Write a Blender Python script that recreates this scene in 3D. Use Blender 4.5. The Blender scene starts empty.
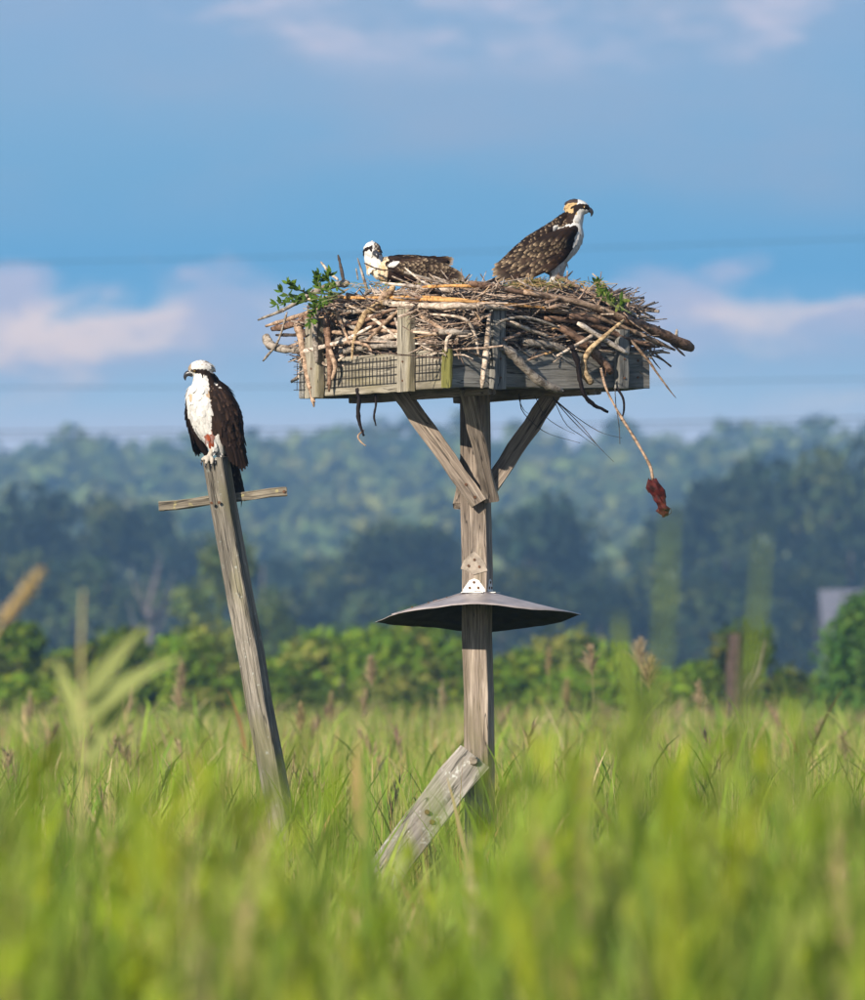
import bpy, math, random
import numpy as np
from mathutils import Vector, Matrix, Quaternion, noise

R = math.radians
rnd = random.Random(11)
nrg = np.random.default_rng(11)
C = bpy.context.scene.collection
scene = bpy.context.scene

# ------------------------------------------------------------------ camera
EYE = 2.1
F = 6600.0                      # focal length in photo pixels (865 x 1000)
PITCH = math.atan(190.0 / F)
cam_data = bpy.data.cameras.new('camera')
cam = bpy.data.objects.new('camera', cam_data)
C.objects.link(cam)
cam.location = (0, 0, EYE)
cam.rotation_euler = (R(90) + PITCH, 0, 0)
cam_data.sensor_fit = 'VERTICAL'
cam_data.sensor_height = 36.0
cam_data.sensor_width = 36.0
cam_data.lens = 36.0 * F / 1000.0
cam_data.clip_start = 0.5
cam_data.clip_end = 20000
cam_data.dof.use_dof = True
cam_data.dof.focus_distance = 29.85
cam_data.dof.aperture_fstop = 4.2
cam_data.dof.aperture_blades = 9
scene.camera = cam

# ------------------------------------------------------------------ light
SUN_AZ = R(-146)                # direction the light comes from: behind the camera, to the left
SUN_EL = R(23)
scene.view_settings.view_transform = 'Standard'
scene.view_settings.look = 'None'
EXPO = 1.1
scene.view_settings.exposure = EXPO
scene.view_settings.gamma = 1.0
scene.view_settings.use_curve_mapping = False
sx, sy = math.sin(SUN_AZ) * math.cos(SUN_EL), math.cos(SUN_AZ) * math.cos(SUN_EL)
sun_from = Vector((sx, sy, math.sin(SUN_EL)))
sd = bpy.data.lights.new('sun', 'SUN')
sd.energy = 4.6
sd.angle = R(0.53)
sd.color = (1.0, 0.90, 0.76)
sun = bpy.data.objects.new('sun', sd)
C.objects.link(sun)
sun.rotation_euler = sun_from.to_track_quat('Z', 'Y').to_euler()
sun.location = (-20, -20, 30)

world = bpy.data.worlds.new('World')
scene.world = world
world.use_nodes = True
wt = world.node_tree
wt.nodes.clear()


def N(tree, typ, **kw):
    n = tree.nodes.new(typ)
    for k, v in kw.items():
        if k == 'inp':
            for a, b in v.items():
                n.inputs[a].default_value = b
        else:
            setattr(n, k, v)
    return n


def s2l(r, g, b):
    f = lambda c: (c / 255 / 12.92) if c / 255 <= 0.04045 else ((c / 255 + 0.055) / 1.055) ** 2.4
    return (f(r), f(g), f(b), 1.0)


def ramp(tree, stops, interp='LINEAR'):
    n = tree.nodes.new('ShaderNodeValToRGB')
    n.color_ramp.interpolation = interp
    els = n.color_ramp.elements
    els[0].position, els[0].color = stops[0]
    els[1].position, els[1].color = stops[-1]
    for p, c in stops[1:-1]:
        e = els.new(p)
        e.color = c
    return n


def math_node(tree, op, a=None, b=None, clamp=False):
    n = tree.nodes.new('ShaderNodeMath')
    n.operation = op
    n.use_clamp = clamp
    for i, v in enumerate((a, b)):
        if v is None:
            continue
        if isinstance(v, (int, float)):
            n.inputs[i].default_value = v
        else:
            tree.links.new(v, n.inputs[i])
    return n.outputs[0]


def maprange(tree, v, a, b, c=0.0, d=1.0, smooth=True):
    n = tree.nodes.new('ShaderNodeMapRange')
    n.interpolation_type = 'SMOOTHSTEP' if smooth else 'LINEAR'
    tree.links.new(v, n.inputs['Value'])
    n.inputs['From Min'].default_value = a
    n.inputs['From Max'].default_value = b
    n.inputs['To Min'].default_value = c
    n.inputs['To Max'].default_value = d
    return n.outputs['Result']


def mixc(tree, fac, a, b, blend='MIX'):
    n = tree.nodes.new('ShaderNodeMix')
    n.data_type = 'RGBA'
    n.blend_type = blend
    for sock, v in ((n.inputs['Factor'], fac), (n.inputs[6], a), (n.inputs[7], b)):
        if isinstance(v, (int, float)):
            sock.default_value = v
        elif isinstance(v, tuple):
            sock.default_value = v
        else:
            tree.links.new(v, sock)
    return n.outputs[2]


SKY_SEED = 6.7
sky = N(wt, 'ShaderNodeTexSky', sky_type='NISHITA', sun_disc=False, sun_elevation=SUN_EL, sun_rotation=SUN_AZ)
sky.air_density = 1.0
sky.dust_density = 0.6
sky.ozone_density = 2.0
tc = N(wt, 'ShaderNodeTexCoord')
sep = N(wt, 'ShaderNodeSeparateXYZ')
wt.links.new(tc.outputs['Generated'], sep.inputs[0])
el = sep.outputs['Z']
skyc = N(wt, 'ShaderNodeVectorMath', operation='SCALE')
wt.links.new(sky.outputs[0], skyc.inputs[0])
skyc.inputs['Scale'].default_value = 1.0
# a distant bank of rain cloud lies all round the horizon: its colour by elevation (background strength 0.1, hence x10)
K = 9.6 / 2 ** EXPO


HAZE_D = 0.00075
HAZE_RAD = (0.135, 0.245, 0.405)   # measured brightness of the air itself, which the sky is seen through


def sk(r, g, b, z):
    """Sky colour behind the haze at elevation z for the colour seen through it."""
    c = s2l(r, g, b)
    T = math.exp(-HAZE_D * 64.0 / z)
    return tuple(max(0.02, (c[i] - HAZE_RAD[i] * (1 - T)) / T) * K for i in range(3)) + (1.0,)


elf = maprange(wt, el, 0.0, 0.2, smooth=False)
bank = ramp(wt, [(z / 0.2, sk(*c, z)) for z, c in ((0.030, (178, 188, 214)), (0.0394, (168, 187, 214)), (0.0439, (152, 185, 215)), (0.0500, (134, 177, 211)), (0.0590, (112, 168, 210)),
                                                   (0.0636, (104, 164, 208)), (0.0770, (116, 168, 207)), (0.0890, (130, 172, 208)), (0.1045, (140, 173, 209)), (0.2, (110, 155, 208)))])
wt.links.new(elf, bank.inputs[0])


def sky_noise(sx_, sz_, w, detail=4.0, rough=0.5):
    m = N(wt, 'ShaderNodeMapping')
    m.inputs['Scale'].default_value = (sx_, sx_, sz_)
    wt.links.new(tc.outputs['Generated'], m.inputs[0])
    n = N(wt, 'ShaderNodeTexNoise', noise_dimensions='4D')
    n.inputs['W'].default_value = w
    n.inputs['Scale'].default_value = 1.0
    n.inputs['Detail'].default_value = detail
    n.inputs['Roughness'].default_value = rough
    wt.links.new(m.outputs[0], n.inputs['Vector'])
    return n.outputs[0]


n_edge = sky_noise(34, 75, SKY_SEED, 7, 0.58)
n_big = sky_noise(13, 34, SKY_SEED + 4.0, 6, 0.55)
n_hi = sky_noise(17, 48, SKY_SEED + 9.0, 7, 0.58)
# lavender cumulus band low down: lumpy soft top, fading downwards
el_w = math_node(wt, 'ADD', el, math_node(wt, 'MULTIPLY', math_node(wt, 'SUBTRACT', n_edge, 0.5), 0.03))
top_edge = maprange(wt, el_w, 0.0585, 0.0625, 1.0, 0.0)
bot_edge = maprange(wt, el_w, 0.040, 0.054, 0.0, 1.0)
band = math_node(wt, 'MULTIPLY', top_edge, bot_edge)
band = math_node(wt, 'MULTIPLY', band, maprange(wt, n_big, 0.36, 0.58, 0.35, 0.95))
pinkc = mixc(wt, maprange(wt, n_edge, 0.46, 0.60), sk(170, 181, 209, 0.056), sk(218, 207, 213, 0.056))
col = mixc(wt, band, bank.outputs[0], pinkc)
# greyer veils higher up and paler cloud tops above them
veil = math_node(wt, 'MULTIPLY', maprange(wt, n_big, 0.40, 0.66, 0.0, 0.9), maprange(wt, el, 0.066, 0.08))
col = mixc(wt, veil, col, sk(146, 172, 203, 0.085))
hi = math_node(wt, 'MULTIPLY', maprange(wt, n_hi, 0.55, 0.67), maprange(wt, el, 0.090, 0.1))
hi = math_node(wt, 'MULTIPLY', hi, 0.85)
col = mixc(wt, hi, col, sk(200, 200, 220, 0.1))
tosky = maprange(wt, el, 0.14, 0.5)
col = mixc(wt, tosky, col, skyc.outputs[0])
bg = N(wt, 'ShaderNodeBackground')
bg.inputs['Strength'].default_value = 0.1
wt.links.new(col, bg.inputs['Color'])
wo = N(wt, 'ShaderNodeOutputWorld')
wt.links.new(bg.outputs[0], wo.inputs['Surface'])

scene.render.engine = 'CYCLES'
scene.cycles.use_denoising = True
scene.cycles.max_bounces = 6
scene.cycles.diffuse_bounces = 3
scene.cycles.glossy_bounces = 2
scene.cycles.transmission_bounces = 4
scene.cycles.volume_bounces = 0
scene.cycles.sample_clamp_indirect = 4.0


# ------------------------------------------------------------------ helpers
def at(px, py, Y):
    """Point at depth Y that the photo shows at pixel (px, py)."""
    u, v = (px - 432.5) / F, (500.0 - py) / F
    f = math.cos(PITCH) - v * math.sin(PITCH)
    up = v * math.cos(PITCH) + math.sin(PITCH)
    t = Y / f
    return Vector((u * t, Y, EYE + up * t))


ORD = ['leftmost', 'second from the left', 'third from the left', 'fourth from the left', 'fifth from the left', 'sixth from the left', 'seventh from the left', 'eighth from the left',
       'ninth from the left', 'tenth from the left', 'eleventh from the left', 'twelfth from the left', 'thirteenth from the left', 'fourteenth from the left', 'fifteenth from the left',
       'sixteenth from the left', 'seventeenth from the left', 'eighteenth from the left', 'nineteenth from the left', 'twentieth from the left']


def places(pxs):
    """Words for each thing's place in its row, counted over those in view."""
    order = sorted(p for p in pxs if 0 <= p <= 865)
    return [(ORD[order.index(p)] + ' in view') if 0 <= p <= 865 else ('past the left edge' if p < 0 else 'past the right edge') for p in pxs]


WM = {}                          # world matrices, kept by hand


def tag(o, label=None, cat=None, group=None, kind=None):
    if label: o['label'] = label
    if cat: o['category'] = cat
    if group: o['group'] = group
    if kind: o['kind'] = kind
    return o


def empty(name, loc, label=None, cat=None, group=None):
    o = bpy.data.objects.new(name, None)
    o.empty_display_size = 0.2
    C.objects.link(o)
    o.location = loc
    WM[o] = Matrix.Translation(Vector(loc))
    return tag(o, label, cat, group)


def link(name, me, mat=None, parent=None, M=None):
    o = bpy.data.objects.new(name, me)
    C.objects.link(o)
    M = M if M is not None else Matrix.Identity(4)
    WM[o] = M
    if parent is not None:
        o.parent = parent
        o.matrix_basis = WM[parent].inverted() @ M
    else:
        o.matrix_basis = M
    if mat is not None and me is not None and not me.materials:
        me.materials.append(mat)
    return o


def mesh_np(name, V, Q, col=None, smooth=False):
    """Mesh from numpy vertices and quads (or triangles)."""
    V = np.asarray(V, dtype=np.float32)
    Q = np.asarray(Q, dtype=np.int32)
    me = bpy.data.meshes.new(name)
    k = Q.shape[1]
    me.vertices.add(len(V))
    me.vertices.foreach_set('co', V.ravel())
    me.loops.add(len(Q) * k)
    me.loops.foreach_set('vertex_index', Q.ravel())
    me.polygons.add(len(Q))
    me.polygons.foreach_set('loop_start', np.arange(0, len(Q) * k, k, dtype=np.int32))
    me.polygons.foreach_set('loop_total', np.full(len(Q), k, dtype=np.int32))
    me.polygons.foreach_set('use_smooth', np.full(len(Q), smooth, dtype=bool))
    if col is not None:
        a = me.color_attributes.new('Col', 'FLOAT_COLOR', 'POINT')
        c = np.ones((len(V), 4), dtype=np.float32)
        c[:, :3] = col
        a.data.foreach_set('color', c.ravel())
    me.update(calc_edges=True)
    me.validate()
    return me


class MB:
    """Collects shapes that become one mesh."""
    def __init__(self):
        self.v, self.f, self.c = [], [], []

    def add(self, v, f, c=None):
        o = len(self.v)
        self.v += [tuple(p) for p in v]
        self.f += [tuple(i + o for i in q) for q in f]
        self.c += [c or (1, 1, 1)] * len(v)

    def tube(self, pts, rad, sides=6, c=None, jitter=0.0):
        pts = [Vector(p) for p in pts]
        n = len(pts)
        if isinstance(rad, (int, float)): rad = [rad] * n
        t = [(pts[min(i + 1, n - 1)] - pts[max(i - 1, 0)]).normalized() for i in range(n)]
        a = Vector((0, 0, 1)) if abs(t[0].z) < 0.9 else Vector((1, 0, 0))
        u = t[0].cross(a).normalized()
        V, Fs = [], []
        for i in range(n):
            u = (u - t[i] * u.dot(t[i])).normalized()
            w = t[i].cross(u)
            for k in range(sides):
                an = 2 * math.pi * k / sides
                r = rad[i] * (1 + jitter * (rnd.random() - 0.5))
                V.append(pts[i] + u * (r * math.cos(an)) + w * (r * math.sin(an)))
        for i in range(n - 1):
            for k in range(sides):
                k2 = (k + 1) % sides
                Fs.append((i * sides + k, i * sides + k2, (i + 1) * sides + k2, (i + 1) * sides + k))
        Fs.append(tuple(range(sides - 1, -1, -1)))
        Fs.append(tuple((n - 1) * sides + k for k in range(sides)))
        self.add(V, Fs, c)

    def box(self, c, s, rot=None):
        V = []
        for x in (-1, 1):
            for y in (-1, 1):
                for z in (-1, 1):
                    p = Vector((x * s[0] / 2, y * s[1] / 2, z * s[2] / 2))
                    if rot is not None: p = rot @ p
                    V.append(Vector(c) + p)
        self.add(V, [(0, 1, 3, 2), (4, 6, 7, 5), (0, 4, 5, 1), (2, 3, 7, 6), (0, 2, 6, 4), (1, 5, 7, 3)])

    def mesh(self, name, smooth=False, col=False):
        me = bpy.data.meshes.new(name)
        me.from_pydata(self.v, [], self.f)
        if col:
            a = me.color_attributes.new('Col', 'FLOAT_COLOR', 'POINT')
            c = np.ones((len(self.v), 4), dtype=np.float32)
            c[:, :3] = np.array(self.c)
            a.data.foreach_set('color', c.ravel())
        if smooth:
            me.polygons.foreach_set('use_smooth', np.ones(len(me.polygons), dtype=bool))
        me.update()
        return me

    def build(self, name, mat, parent=None, smooth=False, col=False, M=None):
        """World-space shapes -> one object whose origin is its parent's (or M)."""
        me = self.mesh(name, smooth, col)
        base = M if M is not None else (WM[parent].copy() if parent is not None else Matrix.Identity(4))
        me.transform(base.inverted())
        return link(name, me, mat, parent, base)


def catmull(P, n):
    """Resample control points (rows of any width) to n rows along a smooth curve."""
    P = np.asarray(P, float)
    if len(P) == 2:
        t = np.linspace(0, 1, n)[:, None]
        return P[0] * (1 - t) + P[1] * t
    m = len(P) - 1
    out = []
    for s in np.linspace(0, m, n):
        i = min(int(s), m - 1)
        t = s - i
        p1, p2 = P[i], P[i + 1]
        p0 = P[i - 1] if i > 0 else 2 * p1 - p2
        p3 = P[i + 2] if i + 2 <= m else 2 * p2 - p1
        out.append(0.5 * (2 * p1 + (p2 - p0) * t + (2 * p0 - 5 * p1 + 4 * p2 - p3) * t * t + (3 * p1 - p0 - 3 * p2 + p3) * t ** 3))
    return np.array(out)


# ------------------------------------------------------------------ materials
def new_mat(name):
    m = bpy.data.materials.new(name)
    m.use_nodes = True
    t = m.node_tree
    b = t.nodes['Principled BSDF']
    return m, t, b


def noise_tex(t, scale, detail=4, rough=0.55, stretch=None, coord='Object', dist=0.0):
    tcn = N(t, 'ShaderNodeTexCoord')
    mp = N(t, 'ShaderNodeMapping')
    mp.inputs['Scale'].default_value = stretch or (1, 1, 1)
    t.links.new(tcn.outputs[coord], mp.inputs[0])
    n = N(t, 'ShaderNodeTexNoise')
    n.inputs['Scale'].default_value = scale
    n.inputs['Detail'].default_value = detail
    n.inputs['Roughness'].default_value = rough
    n.inputs['Distortion'].default_value = dist
    t.links.new(mp.outputs[0], n.inputs['Vector'])
    return n.outputs[0]


def bump(t, b, h, strength=0.4, dist=0.005):
    n = N(t, 'ShaderNodeBump')
    n.inputs['Strength'].default_value = strength
    n.inputs['Distance'].default_value = dist
    t.links.new(h, n.inputs['Height'])
    t.links.new(n.outputs[0], b.inputs['Normal'])


def wood_mat(name, dark, mid, light, algae=None, lichen=None, alg=(0.50, 0.68)):
    """Weathered timber; the board's own X axis is the grain."""
    m, t, b = new_mat(name)
    g = noise_tex(t, 1.0, 6, 0.65, (3.5, 62, 62), dist=1.2)
    g2 = noise_tex(t, 1.0, 5, 0.6, (8, 190, 190), dist=0.4)
    big = noise_tex(t, 4.0, 3, 0.5, (0.6, 2, 2))
    r = ramp(t, [(0.36, dark), (0.5, mid), (0.63, light)])
    mix = math_node(t, 'ADD', math_node(t, 'MULTIPLY', g, 0.6), math_node(t, 'MULTIPLY', g2, 0.4))
    t.links.new(mix, r.inputs[0])
    c = r.outputs[0]
    oi = N(t, 'ShaderNodeObjectInfo')
    c = mixc(t, maprange(t, oi.outputs['Random'], 0, 1, 0.0, 0.35), c, tuple(v * 0.7 for v in mid[:3]) + (1,), 'MIX')
    if algae:
        c = mixc(t, maprange(t, big, alg[0], alg[1], 0, 0.75), c, algae)
    if lichen:
        li = noise_tex(t, 22.0, 5, 0.7)
        c = mixc(t, maprange(t, li, 0.60, 0.66, 0, 0.8), c, lichen)
    st1 = noise_tex(t, 1.0, 4, 0.6, (1.6, 9, 9), dist=0.8)
    c = mixc(t, maprange(t, st1, 0.46, 0.66, 0, 0.55), c, tuple(v * 0.55 for v in dark[:3]) + (1,))
    # drying cracks along the grain
    cr = noise_tex(t, 1.0, 2, 0.4, (1.4, 34, 34), dist=0.3)
    crk = math_node(t, 'MULTIPLY', maprange(t, cr, 0.485, 0.5), maprange(t, cr, 0.5, 0.515, 1, 0))
    c = mixc(t, math_node(t, 'MULTIPLY', crk, 0.85), c, tuple(v * 0.25 for v in dark[:3]) + (1,))
    t.links.new(c, b.inputs['Base Color'])
    b.inputs['Roughness'].default_value = 0.85
    b.inputs['Specular IOR Level'].default_value = 0.2
    bump(t, b, math_node(t, 'SUBTRACT', mix, math_node(t, 'MULTIPLY', crk, 0.6)), 0.6, 0.004)
    return m


M_POST = wood_mat('post_wood', (0.09, 0.068, 0.052, 1), (0.24, 0.192, 0.153, 1), (0.40, 0.335, 0.27, 1), algae=(0.14, 0.115, 0.07, 1), alg=(0.58, 0.75))
M_BOARD = wood_mat('board_wood', (0.10, 0.085, 0.062, 1), (0.225, 0.198, 0.150, 1), (0.35, 0.315, 0.25, 1), algae=(0.17, 0.145, 0.08, 1), alg=(0.5, 0.7))
M_GREYB = wood_mat('grey_board_wood', (0.075, 0.07, 0.062, 1), (0.18, 0.172, 0.155, 1), (0.31, 0.30, 0.275, 1))
M_OLIVE = wood_mat('mossy_board_wood', (0.06, 0.06, 0.012, 1), (0.125, 0.12, 0.03, 1), (0.19, 0.18, 0.06, 1))
M_PERCH = wood_mat('perch_wood', (0.06, 0.052, 0.04, 1), (0.175, 0.155, 0.125, 1), (0.34, 0.30, 0.25, 1), algae=(0.13, 0.12, 0.065, 1), alg=(0.55, 0.72), lichen=(0.27, 0.28, 0.25, 1))
M_BAR = wood_mat('crossbar_wood', (0.055, 0.045, 0.035, 1), (0.16, 0.135, 0.10, 1), (0.30, 0.26, 0.20, 1), lichen=(0.30, 0.26, 0.12, 1))
M_PLANK = wood_mat('plank_wood', (0.12, 0.10, 0.08, 1), (0.29, 0.255, 0.215, 1), (0.46, 0.42, 0.37, 1), algae=(0.20, 0.20, 0.10, 1), lichen=(0.55, 0.56, 0.50, 1))


def plain_mat(name, col, rough=0.6, metal=0.0, nscale=20.0, var=0.35, bmp=0.2, coord='Object', bdist=0.003):
    m, t, b = new_mat(name)
    n = noise_tex(t, nscale, 5, 0.6, coord=coord)
    lo = tuple(c * (1 - var) for c in col[:3]) + (1,)
    hi_ = tuple(min(1, c * (1 + var)) for c in col[:3]) + (1,)
    t.links.new(mixc(t, maprange(t, n, 0.3, 0.7), lo, hi_), b.inputs['Base Color'])
    b.inputs['Roughness'].default_value = rough
    b.inputs['Metallic'].default_value = metal
    b.inputs['Specular IOR Level'].default_value = 0.5 if rough < 0.55 else 0.12
    if bmp: bump(t, b, n, bmp, bdist)
    return m


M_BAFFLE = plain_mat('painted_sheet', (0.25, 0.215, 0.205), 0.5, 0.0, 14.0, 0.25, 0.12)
M_UNDER = plain_mat('shaded_underside', (0.030, 0.022, 0.018), 0.8, 0.0, 12.0, 0.4, 0.1)  # shade beneath the cone put into the colour, near-black brown
M_ZINC = plain_mat('galvanised', (0.48, 0.46, 0.43), 0.45, 0.25, 40, 0.2, 0.1)
M_RUST = plain_mat('rusty_nail', (0.09, 0.045, 0.025), 0.8, 0.0, 60, 0.4, 0.2)
M_WIRE = plain_mat('old_wire', (0.045, 0.042, 0.04), 0.6, 0.3, 60, 0.3, 0)
M_TAR = plain_mat('tar_paper', (0.22, 0.185, 0.15), 0.9, 0.0, 30, 0.3, 0.3)
M_CABLE = plain_mat('power_cable', (0.03, 0.03, 0.035), 0.6, 0.0, 5, 0.2, 0)


def stick_mat(name, stops, use_attr=False, coord='Object'):
    m, t, b = new_mat(name)
    r = ramp(t, stops)
    if use_attr:
        a = N(t, 'ShaderNodeAttribute', attribute_name='Col')
        t.links.new(a.outputs['Fac'], r.inputs[0])
    else:
        oi = N(t, 'ShaderNodeObjectInfo')
        t.links.new(oi.outputs['Random'], r.inputs[0])
    n = noise_tex(t, 40.0, 6, 0.7, (1, 1, 1) if use_attr else (0.6, 1.2, 1.2), coord=coord, dist=0.5)
    c = mixc(t, maprange(t, n, 0.40, 0.62, 0.0, 1.0), mixc(t, 1.0, r.outputs[0], (1.15, 1.12, 1.1, 1), 'MULTIPLY'), mixc(t, 1.0, r.outputs[0], (0.40, 0.35, 0.31, 1), 'MULTIPLY'))
    t.links.new(c, b.inputs['Base Color'])
    b.inputs['Roughness'].default_value = 0.85
    b.inputs['Specular IOR Level'].default_value = 0.2
    bump(t, b, n, 0.8, 0.006)
    return m


ST = [(0.0, (0.095, 0.066, 0.05, 1)), (0.16, (0.25, 0.18, 0.135, 1)), (0.34, (0.36, 0.285, 0.225, 1)), (0.52, (0.29, 0.255, 0.225, 1)),
      (0.66, (0.45, 0.37, 0.295, 1)), (0.80, (0.18, 0.115, 0.088, 1)), (0.92, (0.53, 0.46, 0.39, 1)), (1.0, (0.40, 0.25, 0.115, 1))]
M_STICK = stick_mat('stick_bark', ST)
M_TWIG = stick_mat('twig_bark', [(p, tuple(v * 0.85 for v in c[:3]) + (1,)) for p, c in ST], True)


def one_stick(name, col):
    return stick_mat(name, [(0.0, tuple(v * 0.92 for v in col) + (1,)), (1.0, tuple(col) + (1,))])


SM = {'grey': one_stick('grey_stick', (0.26, 0.23, 0.195)), 'pale': one_stick('bleached_stick', (0.46, 0.385, 0.31)),
      'brown': one_stick('brown_stick', (0.19, 0.118, 0.08)), 'tan': one_stick('tan_stick', (0.33, 0.235, 0.165)),
      'root': one_stick('yellow_root', (0.40, 0.295, 0.17)), 'straw': one_stick('orange_reed', (0.46, 0.25, 0.09)),
      'dark': one_stick('dark_twig', (0.055, 0.043, 0.036)), 'white': one_stick('white_stick', (0.56, 0.49, 0.42))}
M_DARKSTRIP = plain_mat('black_strip', (0.010, 0.007, 0.007), 0.7, 0, 30, 0.4, 0.3)
M_REDCLUMP = plain_mat('dried_red_scrap', (0.036, 0.005, 0.004), 0.6, 0, 45, 0.8, 1.0)
M_LINE = plain_mat('dark_fibre', (0.06, 0.05, 0.045), 0.8, 0, 10, 0.2, 0)
M_NESTCORE = plain_mat('nest_litter', (0.055, 0.037, 0.025), 0.95, 0, 30, 0.6, 1.0, bdist=0.02)


def leaf_mat(name, var=0.25, trans=0.35, rough=0.5, spec=0.25, tint=None):
    """Foliage: colour attribute 'Col', thin leaves that let some light through."""
    m, t, b = new_mat(name)
    a = N(t, 'ShaderNodeAttribute', attribute_name='Col')
    c = a.outputs['Color']
    if tint: c = mixc(t, 1.0, c, tint, 'MULTIPLY')
    oi = N(t, 'ShaderNodeObjectInfo')
    hsv = N(t, 'ShaderNodeHueSaturation')
    t.links.new(maprange(t, oi.outputs['Random'], 0, 1, 1 - var, 1 + var, False), hsv.inputs['Value'])
    t.links.new(c, hsv.inputs['Color'])
    c = hsv.outputs[0]
    t.links.new(c, b.inputs['Base Color'])
    b.inputs['Roughness'].default_value = rough
    b.inputs['Specular IOR Level'].default_value = spec
    tr = N(t, 'ShaderNodeBsdfTranslucent')
    t.links.new(c, tr.inputs['Color'])
    ms = N(t, 'ShaderNodeMixShader')
    ms.inputs[0].default_value = trans
    t.links.new(b.outputs[0], ms.inputs[1])
    t.links.new(tr.outputs[0], ms.inputs[2])
    t.links.new(ms.outputs[0], t.nodes['Material Output'].inputs['Surface'])
    return m


M_GRASS = leaf_mat('grass_leaf', 0.0, 0.36, 0.7, 0.08)
M_LEAF = leaf_mat('tree_leaf', 0.4, 0.25, 0.7, 0.08)
M_SHRUB = leaf_mat('shrub_leaf', 0.4, 0.35, 0.7, 0.08)
M_SPRIG = leaf_mat('sprig_leaf', 0.35, 0.3, 0.7, 0.12)
M_BARK = plain_mat('tree_bark', (0.10, 0.08, 0.065), 0.9, 0, 6, 0.3, 0.4)
M_DEADBARK = plain_mat('dead_bark', (0.12, 0.105, 0.105), 0.9, 0, 6, 0.3, 0.3)


def feather_mat():
    m, t, b = new_mat('plumage')
    a = N(t, 'ShaderNodeAttribute', attribute_name='Col')
    n = noise_tex(t, 90.0, 4, 0.6)
    c = mixc(t, maprange(t, n, 0.3, 0.7, 0.0, 0.4), a.outputs['Color'], mixc(t, 1.0, a.outputs['Color'], (0.55, 0.52, 0.5, 1), 'MULTIPLY'))
    t.links.new(c, b.inputs['Base Color'])
    b.inputs['Roughness'].default_value = 0.8
    b.inputs['Specular IOR Level'].default_value = 0.08
    bump(t, b, n, 0.35, 0.003)
    return m


M_PLUME = feather_mat()
M_BEAK = plain_mat('beak_horn', (0.02, 0.02, 0.024), 0.35, 0, 60, 0.2, 0)
M_EYE = plain_mat('yellow_iris', (0.12, 0.065, 0.008), 0.2, 0, 60, 0.1, 0)
M_PUPIL = plain_mat('black_pupil', (0.01, 0.01, 0.01), 0.1, 0, 60, 0.1, 0)


# ------------------------------------------------------------------ ground, hills
def make_ground():
    xs = np.concatenate([np.linspace(-900, -40, 12), np.linspace(-36, 36, 37), np.linspace(40, 900, 12)])
    ys = np.concatenate([np.linspace(-60, 160, 111), np.linspace(180, 2100, 30)])
    X, Y = np.meshgrid(xs, ys)
    Z = 0.05 * np.sin(X * 0.9 + 1.3 * np.sin(Y * 0.37)) + 0.04 * np.sin(Y * 1.1 + X * 0.4)
    V = np.stack([X.ravel(), Y.ravel(), Z.ravel()], 1)
    w = len(xs)
    i, j = np.meshgrid(np.arange(w - 1), np.arange(len(ys) - 1))
    a = (j * w + i).ravel()
    Q = np.stack([a, a + 1, a + w + 1, a + w], 1)
    m, t, b = new_mat('marsh_soil')
    n1 = noise_tex(t, 0.8, 6, 0.6)
    n2 = noise_tex(t, 9.0, 6, 0.7)
    c = mixc(t, maprange(t, n1, 0.35, 0.65), (0.055, 0.05, 0.028, 1), (0.075, 0.09, 0.03, 1))
    c = mixc(t, maprange(t, n2, 0.5, 0.7, 0, 0.7), c, (0.14, 0.115, 0.06, 1))
    t.links.new(c, b.inputs['Base Color'])
    b.inputs['Roughness'].default_value = 0.95
    bump(t, b, n2, 0.8, 0.05)
    o = link('ground', mesh_np('ground', V, Q, smooth=True), m)
    tag(o, kind='structure')


def hill_z(x, y):
    s = np.clip((y - 640.0) / 820.0, 0, 1)
    s = s * s * (3 - 2 * s)
    ridge = 40.2 + 0.7 * np.sin(x * 0.03 + 0.6) + 0.6 * np.sin(x * 0.071 + 2.0) + 0.006 * x
    return s * ridge + s * 1.5 * np.sin(y * 0.03 + x * 0.02)


def make_hills():
    xs = np.linspace(-800, 800, 90)
    ys = np.linspace(640, 2050, 80)
    X, Y = np.meshgrid(xs, ys)
    Z = hill_z(X, Y) - 0.6 + np.where(Y < 660, -1.2, 0)
    Z = np.maximum(Z, -0.9)
    V = np.stack([X.ravel(), Y.ravel(), Z.ravel()], 1)
    w = len(xs)
    i, j = np.meshgrid(np.arange(w - 1), np.arange(len(ys) - 1))
    a = (j * w + i).ravel()
    Q = np.stack([a, a + 1, a + w + 1, a + w], 1)
    m = plain_mat('hill_ground', (0.045, 0.055, 0.02), 0.95, 0, 0.05, 0.4, 0)
    tag(link('hills', mesh_np('hills', V, Q, smooth=True), m), kind='structure')


make_ground()
make_hills()


# ------------------------------------------------------------------ foliage generators
def leaf_quads(P, Nn, size, rng, ratio=0.6):
    """Diamond-bent leaf clump faces at points P facing roughly along Nn."""
    n = len(P)
    d = rng.normal(size=(n, 3))
    u = np.cross(Nn, d)
    u /= np.linalg.norm(u, axis=1)[:, None] + 1e-9
    v = np.cross(Nn, u)
    v /= np.linalg.norm(v, axis=1)[:, None] + 1e-9
    s = (size * rng.uniform(0.6, 1.35, n))[:, None]
    V = np.stack([P - u * s, P - v * s * ratio + Nn * s * 0.15, P + u * s, P + v * s * ratio - Nn * s * 0.1], 1).reshape(-1, 3)
    Q = np.arange(n * 4).reshape(-1, 4)
    return V, Q


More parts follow.
